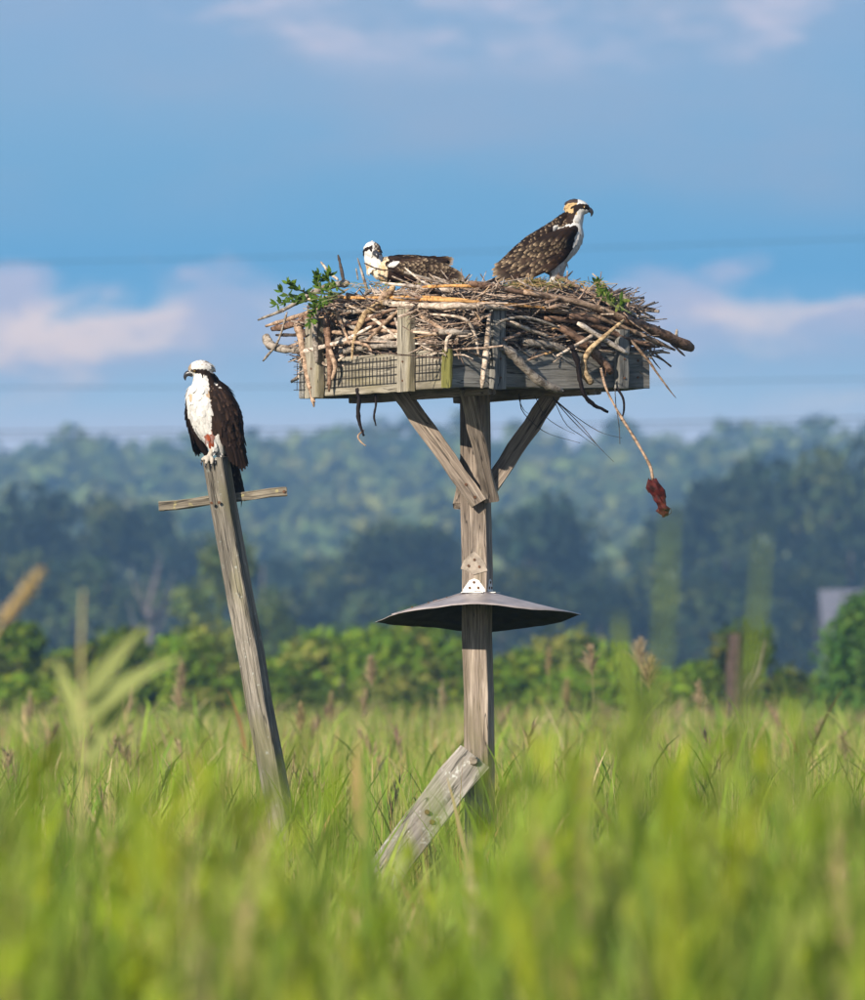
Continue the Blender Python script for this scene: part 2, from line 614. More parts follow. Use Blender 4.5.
def crown_np(seed, h, w, base, lobes, nleaf, size, greens, shape='round'):
    """Crown of separate leafy lobes with gaps; returns V, Q, colours."""
    rng = np.random.default_rng(seed)
    Vs, Qs, Cs = [], [], []
    off = 0
    cents = []
    for i in range(lobes):
        f = (i + 0.5) / lobes
        z = base + (h - base) * (0.1 + 0.85 * rng.random() ** 0.85)
        q = (z - base) / (h - base)
        if shape == 'round':
            rad = w * 0.5 * math.sqrt(max(0.05, 1 - abs(2 * q - 0.85) ** 2.4))
        elif shape == 'cone':
            rad = w * 0.5 * (1.05 - q) ** 0.8
        else:
            rad = w * 0.5 * math.sqrt(max(0.04, 1 - q ** 2.2))
        an = rng.random() * 6.283
        rr = rad * math.sqrt(rng.random()) * 0.72
        lr = (0.20 + 0.13 * rng.random()) * w * (0.75 if shape == 'cone' else 1.0) * (1.0 - 0.35 * q)
        cents.append((rr * math.cos(an), rr * math.sin(an), z - lr * 0.4, lr))
    for (cx, cy, cz, lr) in cents:
        n = int(nleaf / lobes * rng.uniform(0.7, 1.3))
        d = rng.normal(size=(n, 3))
        d /= np.linalg.norm(d, axis=1)[:, None]
        r = lr * (0.45 + 0.6 * rng.random(n) ** 0.6)
        P = np.stack([cx + d[:, 0] * r, cy + d[:, 1] * r, cz + d[:, 2] * r * 0.75], 1)
        Nn = d * 0.7 + rng.normal(size=(n, 3)) * 0.55
        Nn[:, 2] += 0.35
        Nn /= np.linalg.norm(Nn, axis=1)[:, None]
        V, Q = leaf_quads(P, Nn, size, rng)
        g = np.array(greens)[rng.integers(len(greens), size=1)[0]]
        c = g[None, :] * rng.uniform(0.72, 1.25, (n, 1)) * np.array([1, 1, 1])[None, :]
        c[:, 0] *= rng.uniform(0.85, 1.2, n)
        Vs.append(V); Qs.append(Q + off); Cs.append(np.repeat(c, 4, axis=0))
        off += len(V)
    return np.concatenate(Vs), np.concatenate(Qs), np.concatenate(Cs), cents


def trunk_mesh(name, h, r, cents, seed, lean=0.0):
    rr = random.Random(seed)
    mb = MB()
    top = Vector((lean, 0.1, h))
    P = [Vector((0, 0, -0.3)), Vector((lean * 0.2, 0, h * 0.3)), Vector((lean * 0.6, 0.05, h * 0.65)), top]
    mb.tube(P, [r * 1.25, r, r * 0.7, r * 0.25], 7)
    for (cx, cy, cz, lr) in cents[:9]:
        zb = min(h * 0.75, max(h * 0.25, cz - 0.25 * h))
        b = Vector((lean * zb / h, 0, zb))
        e = Vector((cx, cy, cz))
        mid = b.lerp(e, 0.55) + Vector((0, 0, -0.05 * h))
        mb.tube([b, mid, e], [r * 0.5, r * 0.32, r * 0.1], 5)
    return mb.mesh(name, True)


def top_of(me):
    z = np.empty(len(me.vertices) * 3, dtype=np.float32)
    me.vertices.foreach_get('co', z)
    return float(np.percentile(z[2::3], 99.3))


def plant_tree(name, variants, loc, scale, rot, label, cat, group, mleaf, mbark=None):
    t = empty(name, loc, label, cat, group)
    tr, cr = variants
    M = Matrix.Translation(Vector(loc)) @ Matrix.Rotation(rot, 4, 'Z') @ Matrix.Diagonal((scale[0], scale[0], scale[1] / top_of(cr), 1))
    link('trunk', tr, mbark or M_BARK, t, M)
    link('crown', cr, mleaf, t, M)
    return t


# --- far wooded slope: reads as one mass
def far_woods():
    rng = np.random.default_rng(5)
    base = []
    G = [(0.130, 0.165, 0.042), (0.105, 0.145, 0.040), (0.155, 0.180, 0.048), (0.085, 0.125, 0.038), (0.140, 0.165, 0.052)]
    for k in range(6):
        V, Q, c, _ = crown_np(900 + k, 13, 10.5, 2.5, 7, 84, 1.25, [(1, 1, 1)], 'dome')
        base.append((V, Q, c))
    Vs, Qs, Cs = [], [], []
    off = 0
    y = 690.0
    while y < 1640:
        hw = 0.0655 * y + 45
        step = 8.6
        for x in np.arange(-hw, hw, step):
            xx, yy = x + rng.uniform(-3, 3), y + rng.uniform(-4.5, 4.5)
            patch = math.sin(xx * 0.021 + yy * 0.017) + math.sin(xx * 0.05 - yy * 0.011 + 2)
            if y < 780 and rng.random() < 0.25: continue
            V, Q, c = base[rng.integers(6)]
            a = rng.random() * 6.283
            s = rng.uniform(0.8, 1.7)
            sz = (0.35 + 0.65 * s) * rng.uniform(0.7, 1.15) * (1.25 if y > 1380 and rng.random() < 0.04 else 1.0)
            ca, sa = math.cos(a), math.sin(a)
            W = np.stack([(V[:, 0] * ca - V[:, 1] * sa) * s + xx, (V[:, 0] * sa + V[:, 1] * ca) * s + yy, V[:, 2] * sz + hill_z(xx, yy) - 0.5], 1)
            g = np.array(G[int(np.clip(2 + patch * 1.2 + rng.normal() * 0.6, 0, 4))])
            Vs.append(W); Qs.append(Q + off); Cs.append(c * g[None, :])
            off += len(W)
        y += 11.0 if y < 1100 else 12.5
    o = link('far_woods', mesh_np('far_woods', np.concatenate(Vs), np.concatenate(Qs), np.concatenate(Cs)), M_LEAF)
    tag(o, 'hazy wooded slope rising to a level ridge along the horizon', 'woods', kind='stuff')


far_woods()

# --- middle-distance trees
DK = [(0.024, 0.042, 0.018), (0.045, 0.066, 0.022), (0.016, 0.030, 0.018), (0.075, 0.098, 0.028)]
LT = [(0.07, 0.10, 0.028), (0.055, 0.085, 0.026), (0.085, 0.115, 0.03)]
TREE_V = []
for k in range(7):
    hh, ww = 14.0, [10.5, 9.0, 11.5, 8.0, 10.0, 12.0, 9.5][k]
    V, Q, c, cents = crown_np(40 + k, hh, ww, [3.0, 3.5, 2.5, 4.0, 2.5, 2.0, 3][k], 15, 2000, 0.40, DK, 'round')
    TREE_V.append((trunk_mesh('trunk', hh * 0.8, 0.28, cents, k), mesh_np('crown', V, Q, c)))
LT_V = []
for k in range(3):
    V, Q, c, cents = crown_np(70 + k, 10.0, 8.0, 1.6, 14, 1700, 0.24, LT, 'round')
    LT_V.append((trunk_mesh('trunk', 7.5, 0.2, cents, k + 20), mesh_np('crown', V, Q, c)))

# (px, top y, distance, variant)
mid = [(-60, 505, 520, 1), (12, 497, 500, 0), (62, 503, 530, 3), (108, 506, 500, 4), (150, 512, 540, 1), (196, 540, 520, 2), (262, 560, 500, 5),
       (308, 568, 540, 3), (352, 562, 500, 0), (390, 530, 470, 2), (432, 534, 520, 4), (476, 578, 500, 1), (528, 505, 470, 5), (566, 552, 520, 6),
       (604, 574, 500, 0), (640, 548, 520, 3), (676, 516, 490, 4), (712, 492, 520, 1), (752, 478, 490, 5), (800, 458, 500, 2), (848, 454, 520, 0),
       (895, 462, 500, 4), (960, 470, 520, 1), (-130, 500, 520, 4)]
low = [(-20, 575, 420, 4), (40, 560, 430, 2), (95, 565, 410, 5), (142, 590, 430, 1), (290, 600, 410, 6), (340, 590, 430, 3), (386, 585, 420, 0),
       (440, 580, 430, 5), (500, 575, 410, 2), (555, 580, 430, 4), (600, 590, 410, 1), (650, 580, 430, 6), (700, 575, 410, 0), (745, 570, 430, 3),
       (790, 575, 445, 2), (850, 545, 470, 5), (915, 560, 450, 6)]
PLm, PLl = places([m_[0] for m_ in mid]), places([m_[0] for m_ in low])
for i, (px, py, Y, k) in enumerate(mid):
    p = at(px, py, Y)
    h = p.z + 0.4
    lab = 'tall hazy back-row tree beyond the marsh, ' + PLm[i]
    if i == 1: lab = 'dark rounded hazy tree at the left edge, its top level with the perch crossbar'
    if i == 12: lab = 'dark domed hazy tree just right of the platform post, peaking below the right brace'
    if i == 19: lab = 'tallest dark hazy tree on the right, behind the pale house'
    plant_tree('broadleaf_tree', TREE_V[k], (p.x, Y, 0), (0.95 + 0.03 * (i % 5), h), i * 1.7, lab, 'tree', 'tall trees beyond the marsh', M_LEAF)
for i, (px, py, Y, k) in enumerate(low):
    p = at(px, py, Y)
    h = p.z + 0.3
    plant_tree('broadleaf_tree', TREE_V[k], (p.x, Y, 0), (0.82, h), i * 2.3 + 1, 'lower dark hazy tree in front of the tall row, ' + PLl[i], 'tree', 'lower trees in front of the tall row', M_LEAF)
# greener, nearer trees left of the middle
for (px, py, Y, k, w, lab) in [(232, 548, 235, 0, 0.55, 'green nearer tree directly behind the leaning perch post'),
                               (190, 595, 225, 1, 0.42, 'small light green tree left of the leaning perch post'),
                               (268, 600, 245, 2, 0.40, 'small olive tree right of the leaning perch post')]:
    p = at(px, py, Y)
    plant_tree('young_tree', LT_V[k], (p.x, Y, 0), (w, p.z + 0.3), px, lab, 'tree', None, M_LEAF)
# bare grey tree
t = empty('dead_tree', (at(147, 560, 330).x, 330, 0), 'bare grey dead tree in front of the dark woods on the left', 'tree')
mbt, mbb = MB(), MB()
o0 = Vector(t.location)
mbt.tube([o0, o0 + Vector((0.2, 0, 3)), o0 + Vector((0.1, 0, 6)), o0 + Vector((0.3, 0, 7.6))], [0.2, 0.17, 0.12, 0.05], 7)
for k in range(12):
    a = k * 2.4
    z0 = 2.6 + 0.36 * k
    d = Vector((math.cos(a), math.sin(a), 1.5))
    b0 = o0 + Vector((0.15, 0, z0))
    mbb.tube([b0, b0 + d * 0.8, b0 + d * 1.2 + Vector((0.1, 0, 0.8))], [0.07, 0.045, 0.015], 5)
mbt.build('trunk', M_DEADBARK, t, True)
mbb.build('branches', M_DEADBARK, t, True)

# --- shrubs along the far edge of the marsh
SG = [(0.115, 0.185, 0.014), (0.090, 0.150, 0.012), (0.165, 0.225, 0.020), (0.060, 0.105, 0.010), (0.150, 0.170, 0.035)]
SHRUB_V = []
for k in range(5):
    V, Q, c, cents = crown_np(120 + k, 3.0, [3.4, 3.0, 3.8, 2.8, 3.3][k], 0.1, [9, 14, 11, 18, 12][k], 2300, [0.085, 0.10, 0.075, 0.11, 0.09][k], SG, ['dome', 'round', 'cone', 'dome', 'round'][k])
    mb = MB()
    for (cx, cy, cz, lr) in cents[:7]:
        mb.tube([Vector((cx * 0.12, cy * 0.12, -0.1)), Vector((cx * 0.6, cy * 0.6, cz * 0.6)), Vector((cx, cy, cz))], [0.05, 0.035, 0.012], 5)
    SHRUB_V.append((mb.mesh('stems', True), mesh_np('foliage', V, Q, c)))
shr = [(-30, 648, 118, 0), (22, 634, 124, 1), (66, 660, 130, 2), (112, 640, 122, 3), (160, 652, 128, 4), (205, 632, 120, 0), (258, 668, 126, 1), (322, 640, 122, 2),
       (362, 636, 128, 3), (412, 622, 120, 4), (455, 650, 126, 2), (520, 660, 124, 1), (566, 640, 128, 0), (612, 666, 120, 3), (660, 680, 130, 4), (704, 672, 126, 1),
       (745, 634, 122, 2), (778, 676, 132, 0), (905, 640, 120, 3), (-90, 650, 122, 2), (950, 655, 126, 1), (295, 682, 118, 4), (490, 676, 118, 3), (635, 686, 116, 2),
       (42, 688, 112, 3), (135, 686, 113, 1), (230, 690, 112, 2), (395, 684, 113, 0), (545, 690, 112, 4), (590, 684, 114, 2)]
back_s, front_s = [q[0] for q in shr[:24]], [q[0] for q in shr[24:]]
PLs = places(back_s) + places(front_s)
for i, (px, py, Y, k) in enumerate(shr):
    p = at(px, py, Y)
    s = empty('shrub', (p.x, Y, 0), ('bushy green shrub behind the marsh grass, ' if i < 24 else 'low green bush at the front of the shrub band, ') + PLs[i], 'shrub', 'green shrubs along the far edge of the marsh')
    if px == 745: s['label'] = 'rounded green shrub standing beside the short brown stump on the right'
    if px == 22: s['label'] = 'bright green shrub at the left edge behind the reed plume'
    M = Matrix.Translation((p.x, Y, 0)) @ Matrix.Rotation(i * 1.3, 4, 'Z') @ Matrix.Diagonal((0.85 if px == 745 else (1.0, 1.5, 1.25, 0.85, 1.4)[i % 5], 1.0, (p.z + 0.15) / top_of(SHRUB_V[k][1]), 1))
    link('stems', SHRUB_V[k][0], M_BARK, s, M)
    link('foliage', SHRUB_V[k][1], M_SHRUB, s, M)
# juniper at the right edge
V, Q, c, cents = crown_np(160, 3.6, 3.0, 0.1, 30, 6000, 0.06, [(0.05, 0.11, 0.018), (0.035, 0.08, 0.016), (0.07, 0.135, 0.022)], 'cone')
p = at(860, 590, 112)
j = empty('juniper', (p.x, 112, 0), 'dense bright green juniper at the right edge in front of the pale house', 'tree')
Mj = Matrix.Translation((p.x, 112, 0)) @ Matrix.Diagonal((1, 1, (p.z + 0.05) / 3.55, 1))
link('trunk', trunk_mesh('trunk', 3.0, 0.09, cents, 3), M_BARK, j, Mj)
link('crown', mesh_np('crown', V, Q, c), M_SHRUB, j, Mj)

# --- pale house, mostly behind the juniper
M_SIDING = plain_mat('white_siding', (0.13, 0.125, 0.155), 0.7, 0, 3, 0.12, 0.2)
M_TRIM = plain_mat('white_trim', (0.30, 0.295, 0.32), 0.7, 0, 3, 0.12, 0.2)
M_SHINGLE = plain_mat('grey_shingles', (0.12, 0.12, 0.145), 0.8, 0, 6, 0.3, 0.4)
M_PANE = plain_mat('window_glass', (0.03, 0.035, 0.045), 0.1, 0, 3, 0.2, 0)
M_BRICKC = plain_mat('pale_chimney', (0.36, 0.32, 0.34), 0.8, 0, 8, 0.2, 0.3)


def make_house():
    Y = 330.0
    xl = at(824, 690, Y).x
    b = empty('house', (xl + 5.5, Y + 4, 0), 'pale house with grey shingled roof and white gables, half hidden by the juniper', 'house')
    w = MB()
    w.box((xl + 5.5, Y + 4, 2.0), (10.4, 8, 4.0))
    w.build('wall', M_SIDING, b)
    zr, ze = 7.0, 3.9
    def prism(mb, x0, x1, y0, y1, z0, z1, th=0.18, along='x'):
        if along == 'x':
            ym = (y0 + y1) / 2
            for s in ((y0, ym), (y1, ym)):
                a, c_ = Vector((x0, s[0], z0)), Vector((x0, s[1], z1))
                e, f_ = Vector((x1, s[0], z0)), Vector((x1, s[1], z1))
                up = Vector((0, 0, th))
                mb.add([a, e, f_, c_, a + up, e + up, f_ + up, c_ + up], [(0, 1, 2, 3), (7, 6, 5, 4), (0, 4, 5, 1), (1, 5, 6, 2), (2, 6, 7, 3), (3, 7, 4, 0)])
        else:
            xm = (x0 + x1) / 2
            for s in ((x0, xm), (x1, xm)):
                a, c_ = Vector((s[0], y0, z0)), Vector((s[1], y0, z1))
                e, f_ = Vector((s[0], y1, z0)), Vector((s[1], y1, z1))
                up = Vector((0, 0, th))
                mb.add([a, e, f_, c_, a + up, e + up, f_ + up, c_ + up], [(0, 1, 2, 3), (7, 6, 5, 4), (0, 4, 5, 1), (1, 5, 6, 2), (2, 6, 7, 3), (3, 7, 4, 0)])
    rf = MB()
    prism(rf, xl, xl + 11, Y - 0.6, Y + 8.6, ze, zr)
    roof = rf.build('roof', M_SHINGLE, b)
    for x in (xl + 0.35, xl + 10.6):
        g = MB()
        g.add([(x, Y, 3.95), (x, Y + 8, 3.95), (x, Y + 4, 6.7), (x + 0.1, Y, 3.95), (x + 0.1, Y + 8, 3.95), (x + 0.1, Y + 4, 6.7)], [(0, 1, 2), (5, 4, 3), (0, 3, 4, 1), (1, 4, 5, 2), (2, 5, 3, 0)])
        g.build('gable', M_SIDING, b)
    ch = MB()
    ch.box((xl + 3.0, Y + 3.2, 7.3), (0.9, 0.8, 2.2))
    ch.box((xl + 3.0, Y + 3.2, 8.45), (1.1, 1.0, 0.12))
    ch.build('chimney', M_BRICKC, roof)
    for x in (xl + 1.45, xl + 5.2, xl + 8.4):
        d = MB()
        d.box((x, Y + 1.1, 5.2), (1.25, 2.0, 1.5))
        dm = d.build('dormer', M_TRIM, b)
        r2 = MB()
        prism(r2, x - 0.85, x + 0.85, Y - 0.1, Y + 2.6, 5.9, 6.7, 0.12, 'y')
        r2.build('dormer_roof', M_SHINGLE, dm)
        q = MB(); q.box((x, Y + 0.08, 5.2), (0.7, 0.06, 0.95)); q.build('pane', M_PANE, dm)
    for x in (xl + 1.6, xl + 4.6, xl + 8.6):
        q = MB(); q.box((x, Y - 0.03, 2.0), (1.25, 0.08, 1.6)); f = q.build('window', M_SIDING, b)
        q = MB(); q.box((x, Y - 0.05, 2.0), (1.0, 0.08, 1.35)); q.build('pane', M_PANE, f)


make_house()

# --- power lines far behind
wires = [(264, 240, 'uppermost faint power line crossing the sky behind the birds'), (389, 380, 'faint power line crossing behind the nest platform boards'),
         (433, 419, 'lower power line skimming just above the wooded ridge'), (439, 425, 'lowest power line of the pair skimming the wooded ridge')]
for i, (ya, yb, lab) in enumerate(wires):
    Y = 210.0
    a, b = at(-420, ya + (ya - yb) * 0.5 - 8, Y), at(1290, yb - (ya - yb) * 0.5 - 8, Y)
    mb = MB()
    P = []
    for k in range(33):
        f = k / 32
        q = a.lerp(b, f)
        q.z -= 4 * f * (1 - f) * 0.28
        P.append(q)
    mb.tube(P, 0.011 if i != 2 else 0.017, 5)
    o = mb.build('power_line', M_CABLE, None, True)
    tag(o, lab, 'power line', 'power lines')


# ------------------------------------------------------------------ marsh grass
def blade(V, Q, T, base, az, length, width, lean, droop, seg=4, t0=0.0):
    """One leaf: arc leaving base at `lean` from vertical towards az, bending by droop."""
    o = len(V)
    p = np.array(base, float)
    d = np.array([math.cos(az), math.sin(az)])
    side = np.array([-d[1], d[0], 0.0])
    th = lean
    for i in range(seg + 1):
        f = i / seg
        w = width * 0.5 * (0.55 + 0.9 * f if f < 0.4 else (1 - f) ** 0.7 * 1.25) if i < seg else width * 0.04
        V.append(p - side * w); V.append(p + side * w)
        T += [t0 + f * (1 - t0)] * 2
        st = length / seg
        p = p + np.array([d[0] * math.sin(th) * st, d[1] * math.sin(th) * st, math.cos(th) * st])
        th += droop / seg
    for i in range(seg):
        a = o + 2 * i
        Q.append((a, a + 1, a + 3, a + 2))


def make_plant(seed, kind):
    r = random.Random(seed)
    V, Q, T = [], [], []
    top = 1.0
    if kind == 'cord':                   # narrow upright leaves of marsh grass
        for k in range(8):
            L = r.uniform(0.8, 1.02)
            blade(V, Q, T, (r.uniform(-.05, .05), r.uniform(-.05, .05), 0), r.random() * 6.28, L, r.uniform(0.006, 0.011), r.uniform(0.0, 0.10), r.uniform(0.05, 0.6), 4)
    elif kind == 'reed':                 # one stem with broad leaves
        blade(V, Q, T, (0, 0, 0), r.random() * 6.28, 0.93, 0.012, 0.02, 0.05, 3)
        for k in range(6):
            z = 0.5 + 0.075 * k + r.uniform(-.02, .02)
            blade(V, Q, T, (0, 0, z), k * 2.6 + r.uniform(-.5, .5), r.uniform(0.22, 0.36), r.uniform(0.016, 0.028), r.uniform(0.25, 0.6), r.uniform(0.3, 1.1), 4, 0.4)
    elif kind == 'leafy':                # broad-leaved stem
        blade(V, Q, T, (0, 0, 0), r.random() * 6.28, 0.97, 0.009, 0.02, 0.05, 3)
        for k in range(16):
            z = 0.55 + 0.028 * k
            blade(V, Q, T, (0, 0, z), k * 2.4, r.uniform(0.05, 0.10), r.uniform(0.018, 0.030), r.uniform(0.6, 1.1), r.uniform(0.1, 0.7), 2, 0.5)
    elif kind == 'seed':                 # stem with a feathery brown head
        blade(V, Q, T, (0, 0, 0), r.random() * 6.28, 0.88, 0.007, 0.03, 0.06, 3)
        for k in range(3):
            blade(V, Q, T, (0, 0, 0.35 + 0.14 * k), r.random() * 6.28, 0.34, 0.012, 0.3, 0.7, 3, 0.3)
    V = np.array(V)
    V[:, 2] /= V[:, 2].max()
    return V, np.array(Q), np.array(T)


def make_head(seed):
    r = random.Random(seed)
    V, Q, T = [], [], []
    for k in range(16):
        f = k / 16
        blade(V, Q, T, (0.004 * k, 0, 0.84 + 0.13 * f), r.random() * 6.28, 0.075 * (1.15 - 0.75 * f), 0.008, r.uniform(0.15, 0.5), r.uniform(0.1, 0.6), 2)
    return np.array(V), np.array(Q), np.array(T)


PL = {k: [make_plant(s * 7 + hash_, k) for s in range(6)] for hash_, k in enumerate(('cord', 'reed', 'leafy', 'seed'))}
HEADS = [make_head(s) for s in range(5)]
GREENS = {'cord': [(0.175, 0.235, 0.035), (0.140, 0.205, 0.028), (0.23, 0.26, 0.055), (0.110, 0.165, 0.022), (0.28, 0.265, 0.085)],
          'reed': [(0.135, 0.205, 0.028), (0.165, 0.235, 0.032), (0.105, 0.170, 0.028), (0.20, 0.24, 0.045)],
          'leafy': [(0.195, 0.25, 0.012), (0.145, 0.21, 0.010), (0.245, 0.275, 0.020), (0.22, 0.27, 0.05), (0.20, 0.26, 0.03)],
          'seed': [(0.22, 0.22, 0.07), (0.27, 0.23, 0.10)],
          'dry': [(0.36, 0.27, 0.13), (0.42, 0.33, 0.18), (0.28, 0.17, 0.07)]}


def top_drop(Y):
    return np.interp(Y, [3, 5, 7, 10, 14, 20, 28, 33, 50, 130], [0.30, 0.285, 0.28, 0.28, 0.31, 0.37, 0.40, 0.33, 0.33, 0.34])


def instance_np(items):
    """items: (variant, x, y, rot, sxy, sz, tiltx, tilty, colour) -> joined arrays"""
    Vs, Qs, Cs = [], [], []
    off = 0
    for (V, Q, T), x, y, rot, sxy, sz, tx, ty, colr in items:
        ca, sa = math.cos(rot), math.sin(rot)
        X = (V[:, 0] * ca - V[:, 1] * sa) * sxy
        Yv = (V[:, 0] * sa + V[:, 1] * ca) * sxy
        Z = V[:, 2] * sz
        W = np.stack([x + X + tx * Z, y + Yv + ty * Z, Z - 0.05], 1)
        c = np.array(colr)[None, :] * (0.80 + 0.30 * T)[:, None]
        Vs.append(W); Qs.append(Q + off); Cs.append(c)
        off += len(V)
    return np.concatenate(Vs), np.concatenate(Qs), np.concatenate(Cs)


def clump(x, y):
    return noise.noise(Vector((x * 0.55, y * 0.22, 3.3))) + 0.6 * noise.noise(Vector((x * 1.9, y * 0.8, 7.7)))


def grass_field():
    rg = random.Random(77)
    near, far_, heads, leafy = [], [], [], []
    # (y0, y1, plants per m2, side margin)
    for y0, y1, dens, mar in ((5.5, 8.5, 8, 0.9), (8.5, 12, 66, 1.2), (12, 16, 60, 1.4), (16, 22, 44, 1.5), (22, 34, 44, 1.9), (34, 60, 21, 2.4), (60, 128, 9, 4)):
        hw = 0.0655 * y1 + mar
        n = int((y1 - y0) * 2 * hw * dens)
        for _ in range(n):
            x, y = rg.uniform(-hw, hw), rg.uniform(y0, y1)
            cl = clump(x, y)
            drop = float(top_drop(y)) - 0.13 * cl + rg.gauss(0, 0.055 if y < 45 else 0.14)
            px = 432.5 + x / y * F
            if y < 15:
                # the nearest stand is tall, a little lower where the fallen plank lies beyond it
                line = np.interp(px, [-400, 0, 120, 300, 335, 360, 400, 440, 468, 490, 520, 620, 700, 865, 1300], [690, 690, 684, 700, 775, 815, 815, 795, 740, 690, 680, 662, 676, 690, 690])
                drop = (line - 690 + 165 * rg.random() - 55 * cl) * y / F
            # lower and thinner in front of the fallen plank and the post foot
            if 340 < px < 466 and 15 <= y < 29.6: drop = max(drop, (0.67 + rg.uniform(0, 0.16)) * y / 29.6)
            if 235 < px < 300 and 16 < y < 30: drop = max(drop, 0.47)
            h = EYE - drop
            if rg.random() < 0.12: h *= rg.uniform(0.75, 0.95)
            u = rg.random()
            cl2 = noise.noise(Vector((x * 0.35 + 9, y * 0.13, 1.1)))
            if y < 14:
                kind = 'leafy' if u < 0.36 + 0.5 * cl2 else ('reed' if u < 0.60 else 'cord')
            elif y < 33:
                kind = 'reed' if u < 0.30 + 0.35 * cl2 else ('cord' if u < 0.997 else 'seed')
            else:
                kind = 'cord' if u < 0.84 else ('seed' if u < 0.85 else 'reed')
            pal = GREENS[kind]
            colr = pal[rg.randrange(len(pal))]
            if kind != 'leafy' and rg.random() < (0.10 if y < 33 else 0.22): colr = GREENS['dry'][rg.randrange(3)]
            b = rg.uniform(0.82, 1.18) * (1 + 0.18 * cl2)
            b *= 1.06 if y < 12 else 1.16 if y < 34 else 1.22
            colr = tuple(v * b for v in colr)
            it = (PL[kind][rg.randrange(6)], x, y, rg.random() * 6.28, rg.uniform(0.9, 1.3) * (1.0 if y < 34 else 1.5 if y < 60 else 2.2), h / 1.0, rg.gauss(0.02, 0.05), rg.gauss(0, 0.05), colr)
            (leafy if kind == 'leafy' else near if y < 34 else far_).append(it)
            if kind == 'seed':
                hc = [(0.28, 0.20, 0.12), (0.24, 0.16, 0.11), (0.34, 0.26, 0.14)][rg.randrange(3)]
                sc = 1.0 if y < 34 else 1.8
                heads.append((HEADS[rg.randrange(5)], x, y, it[3], it[4] * sc, h * 1.06, it[6], it[7], hc))
    for nm, items, lab in (('marsh_grass', near, 'tall green and straw marsh grass round the platform and perch posts'),
                           ('far_marsh_grass', far_, 'pale yellow-green marsh grass stretching back to the shrubs'),
                           ('grass_seed_heads', heads, 'brown feathery seed heads scattered over the marsh grass'),
                           ('broadleaf_weeds', leafy, 'blurred bright green leafy weeds in the foreground')):
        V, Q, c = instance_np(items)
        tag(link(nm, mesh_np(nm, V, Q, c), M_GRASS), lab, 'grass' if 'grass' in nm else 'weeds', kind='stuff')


grass_field()


# ------------------------------------------------------------------ single reeds that stand out
def strip_leaf(mb_, pts, widths, normal, c, cup=0.15):
    """A reed leaf: folded strip along pts."""
    P = catmull([list(p) for p in pts], 9)
    Wd = np.interp(np.linspace(0, 1, 9), np.linspace(0, 1, len(widths)), widths)
    V, Fs = [], []
    nrm = Vector(normal)
    for i in range(9):
        p = Vector(P[i])
        t = (Vector(P[min(8, i + 1)]) - Vector(P[max(0, i - 1)])).normalized()
        s = t.cross(nrm).normalized()
        V += [p - s * Wd[i] / 2, p - nrm * Wd[i] * cup, p + s * Wd[i] / 2]
    for i in range(8):
        a = 3 * i
        Fs += [(a, a + 1, a + 4, a + 3), (a + 1, a + 2, a + 5, a + 4)]
    mb_.add(V, Fs, c)


def reed(name, Y, stem, leaves, label, cat, group=None, col=(0.12, 0.17, 0.035), stem_col=(0.2, 0.2, 0.08), plume=None, sw=0.008):
    foot = at(stem[0][0], 690, Y)
    foot.z = 0
    e = empty(name, foot, label, cat, group)
    P = [foot] + [at(x, y, Y) for x, y in stem]
    n = len(P)
    mb = MB()
    mb.tube(P, [sw * (1 - 0.7 * i / (n - 1)) for i in range(n)], 6, stem_col)
    mb.build('stem', M_GRASS, e, True, True)
    for lp, w in leaves:
        l = MB()
        pts = [at(x, y, Y + 0.04 * i - 0.03) for i, (x, y) in enumerate(lp)]
        k = rnd.uniform(0.85, 1.2)
        strip_leaf(l, pts, [w * 0.4, w, w * 0.9, w * 0.5, 0.001], (0.15, -1, 0.25), tuple(v * k for v in col))
        l.build('leaf', M_GRASS, e, True, True)
    if plume:
        pl = MB()
        a, b, wd, n, pc = plume
        A, B = at(a[0], a[1], Y), at(b[0], b[1], Y)
        for i in range(n):
            f = rnd.random()
            o = A.lerp(B, f)
            ax = (B - A).normalized()
            dv = (ax * 1.0 + Vector((rnd.gauss(0, .35), rnd.gauss(0, .35), rnd.gauss(0, .3)))).normalized()
            L = wd * rnd.uniform(0.7, 1.5) * (1.1 - 0.7 * f)
            k = rnd.uniform(0.7, 1.25)
            pl.tube([o, o + dv * L * 0.6, o + dv * L + Vector((0, 0, -0.1 * L))], [0.0016, 0.003, 0.001], 3, tuple(v * k for v in pc))
        pl.build('plume', M_GRASS, e, False, True)
    return e


TAN = (0.52, 0.40, 0.20)
reed('reed', 13.5, [(84, 800), (82, 700), (81, 640), (83, 590)],
     [([(82, 740), (75, 710), (63, 680), (55, 655)], 0.034), ([(83, 700), (100, 676), (122, 650), (146, 624)], 0.040),
      ([(83, 718), (110, 695), (145, 672), (185, 655)], 0.040), ([(84, 770), (100, 735), (118, 705), (134, 680)], 0.036)],
     'tall pale reed with long slanting leaves left of the leaning perch post', 'reed', col=(0.30, 0.33, 0.11), stem_col=(0.42, 0.37, 0.18))
reed('reed', 13.0, [(-60, 760), (-30, 680), (0, 625), (22, 595)], [([(-50, 740), (-40, 700), (-60, 670), (-90, 660)], 0.03)],
     'straw-coloured reed plume leaning in from the left edge', 'reed', plume=((-4, 632), (40, 572), 0.035, 170, TAN), stem_col=TAN)
reed('reed', 8.5, [(652, 900), (655, 760), (662, 640), (668, 520)],
     [([(653, 800), (656, 740), (660, 690), (664, 650)], 0.014), ([(660, 690), (664, 620), (668, 560), (672, 505)], 0.009)],
     'very blurred tall green blade right of the hanging red scrap', 'reed', col=(0.13, 0.18, 0.035), stem_col=(0.13, 0.17, 0.035), sw=0.0045)
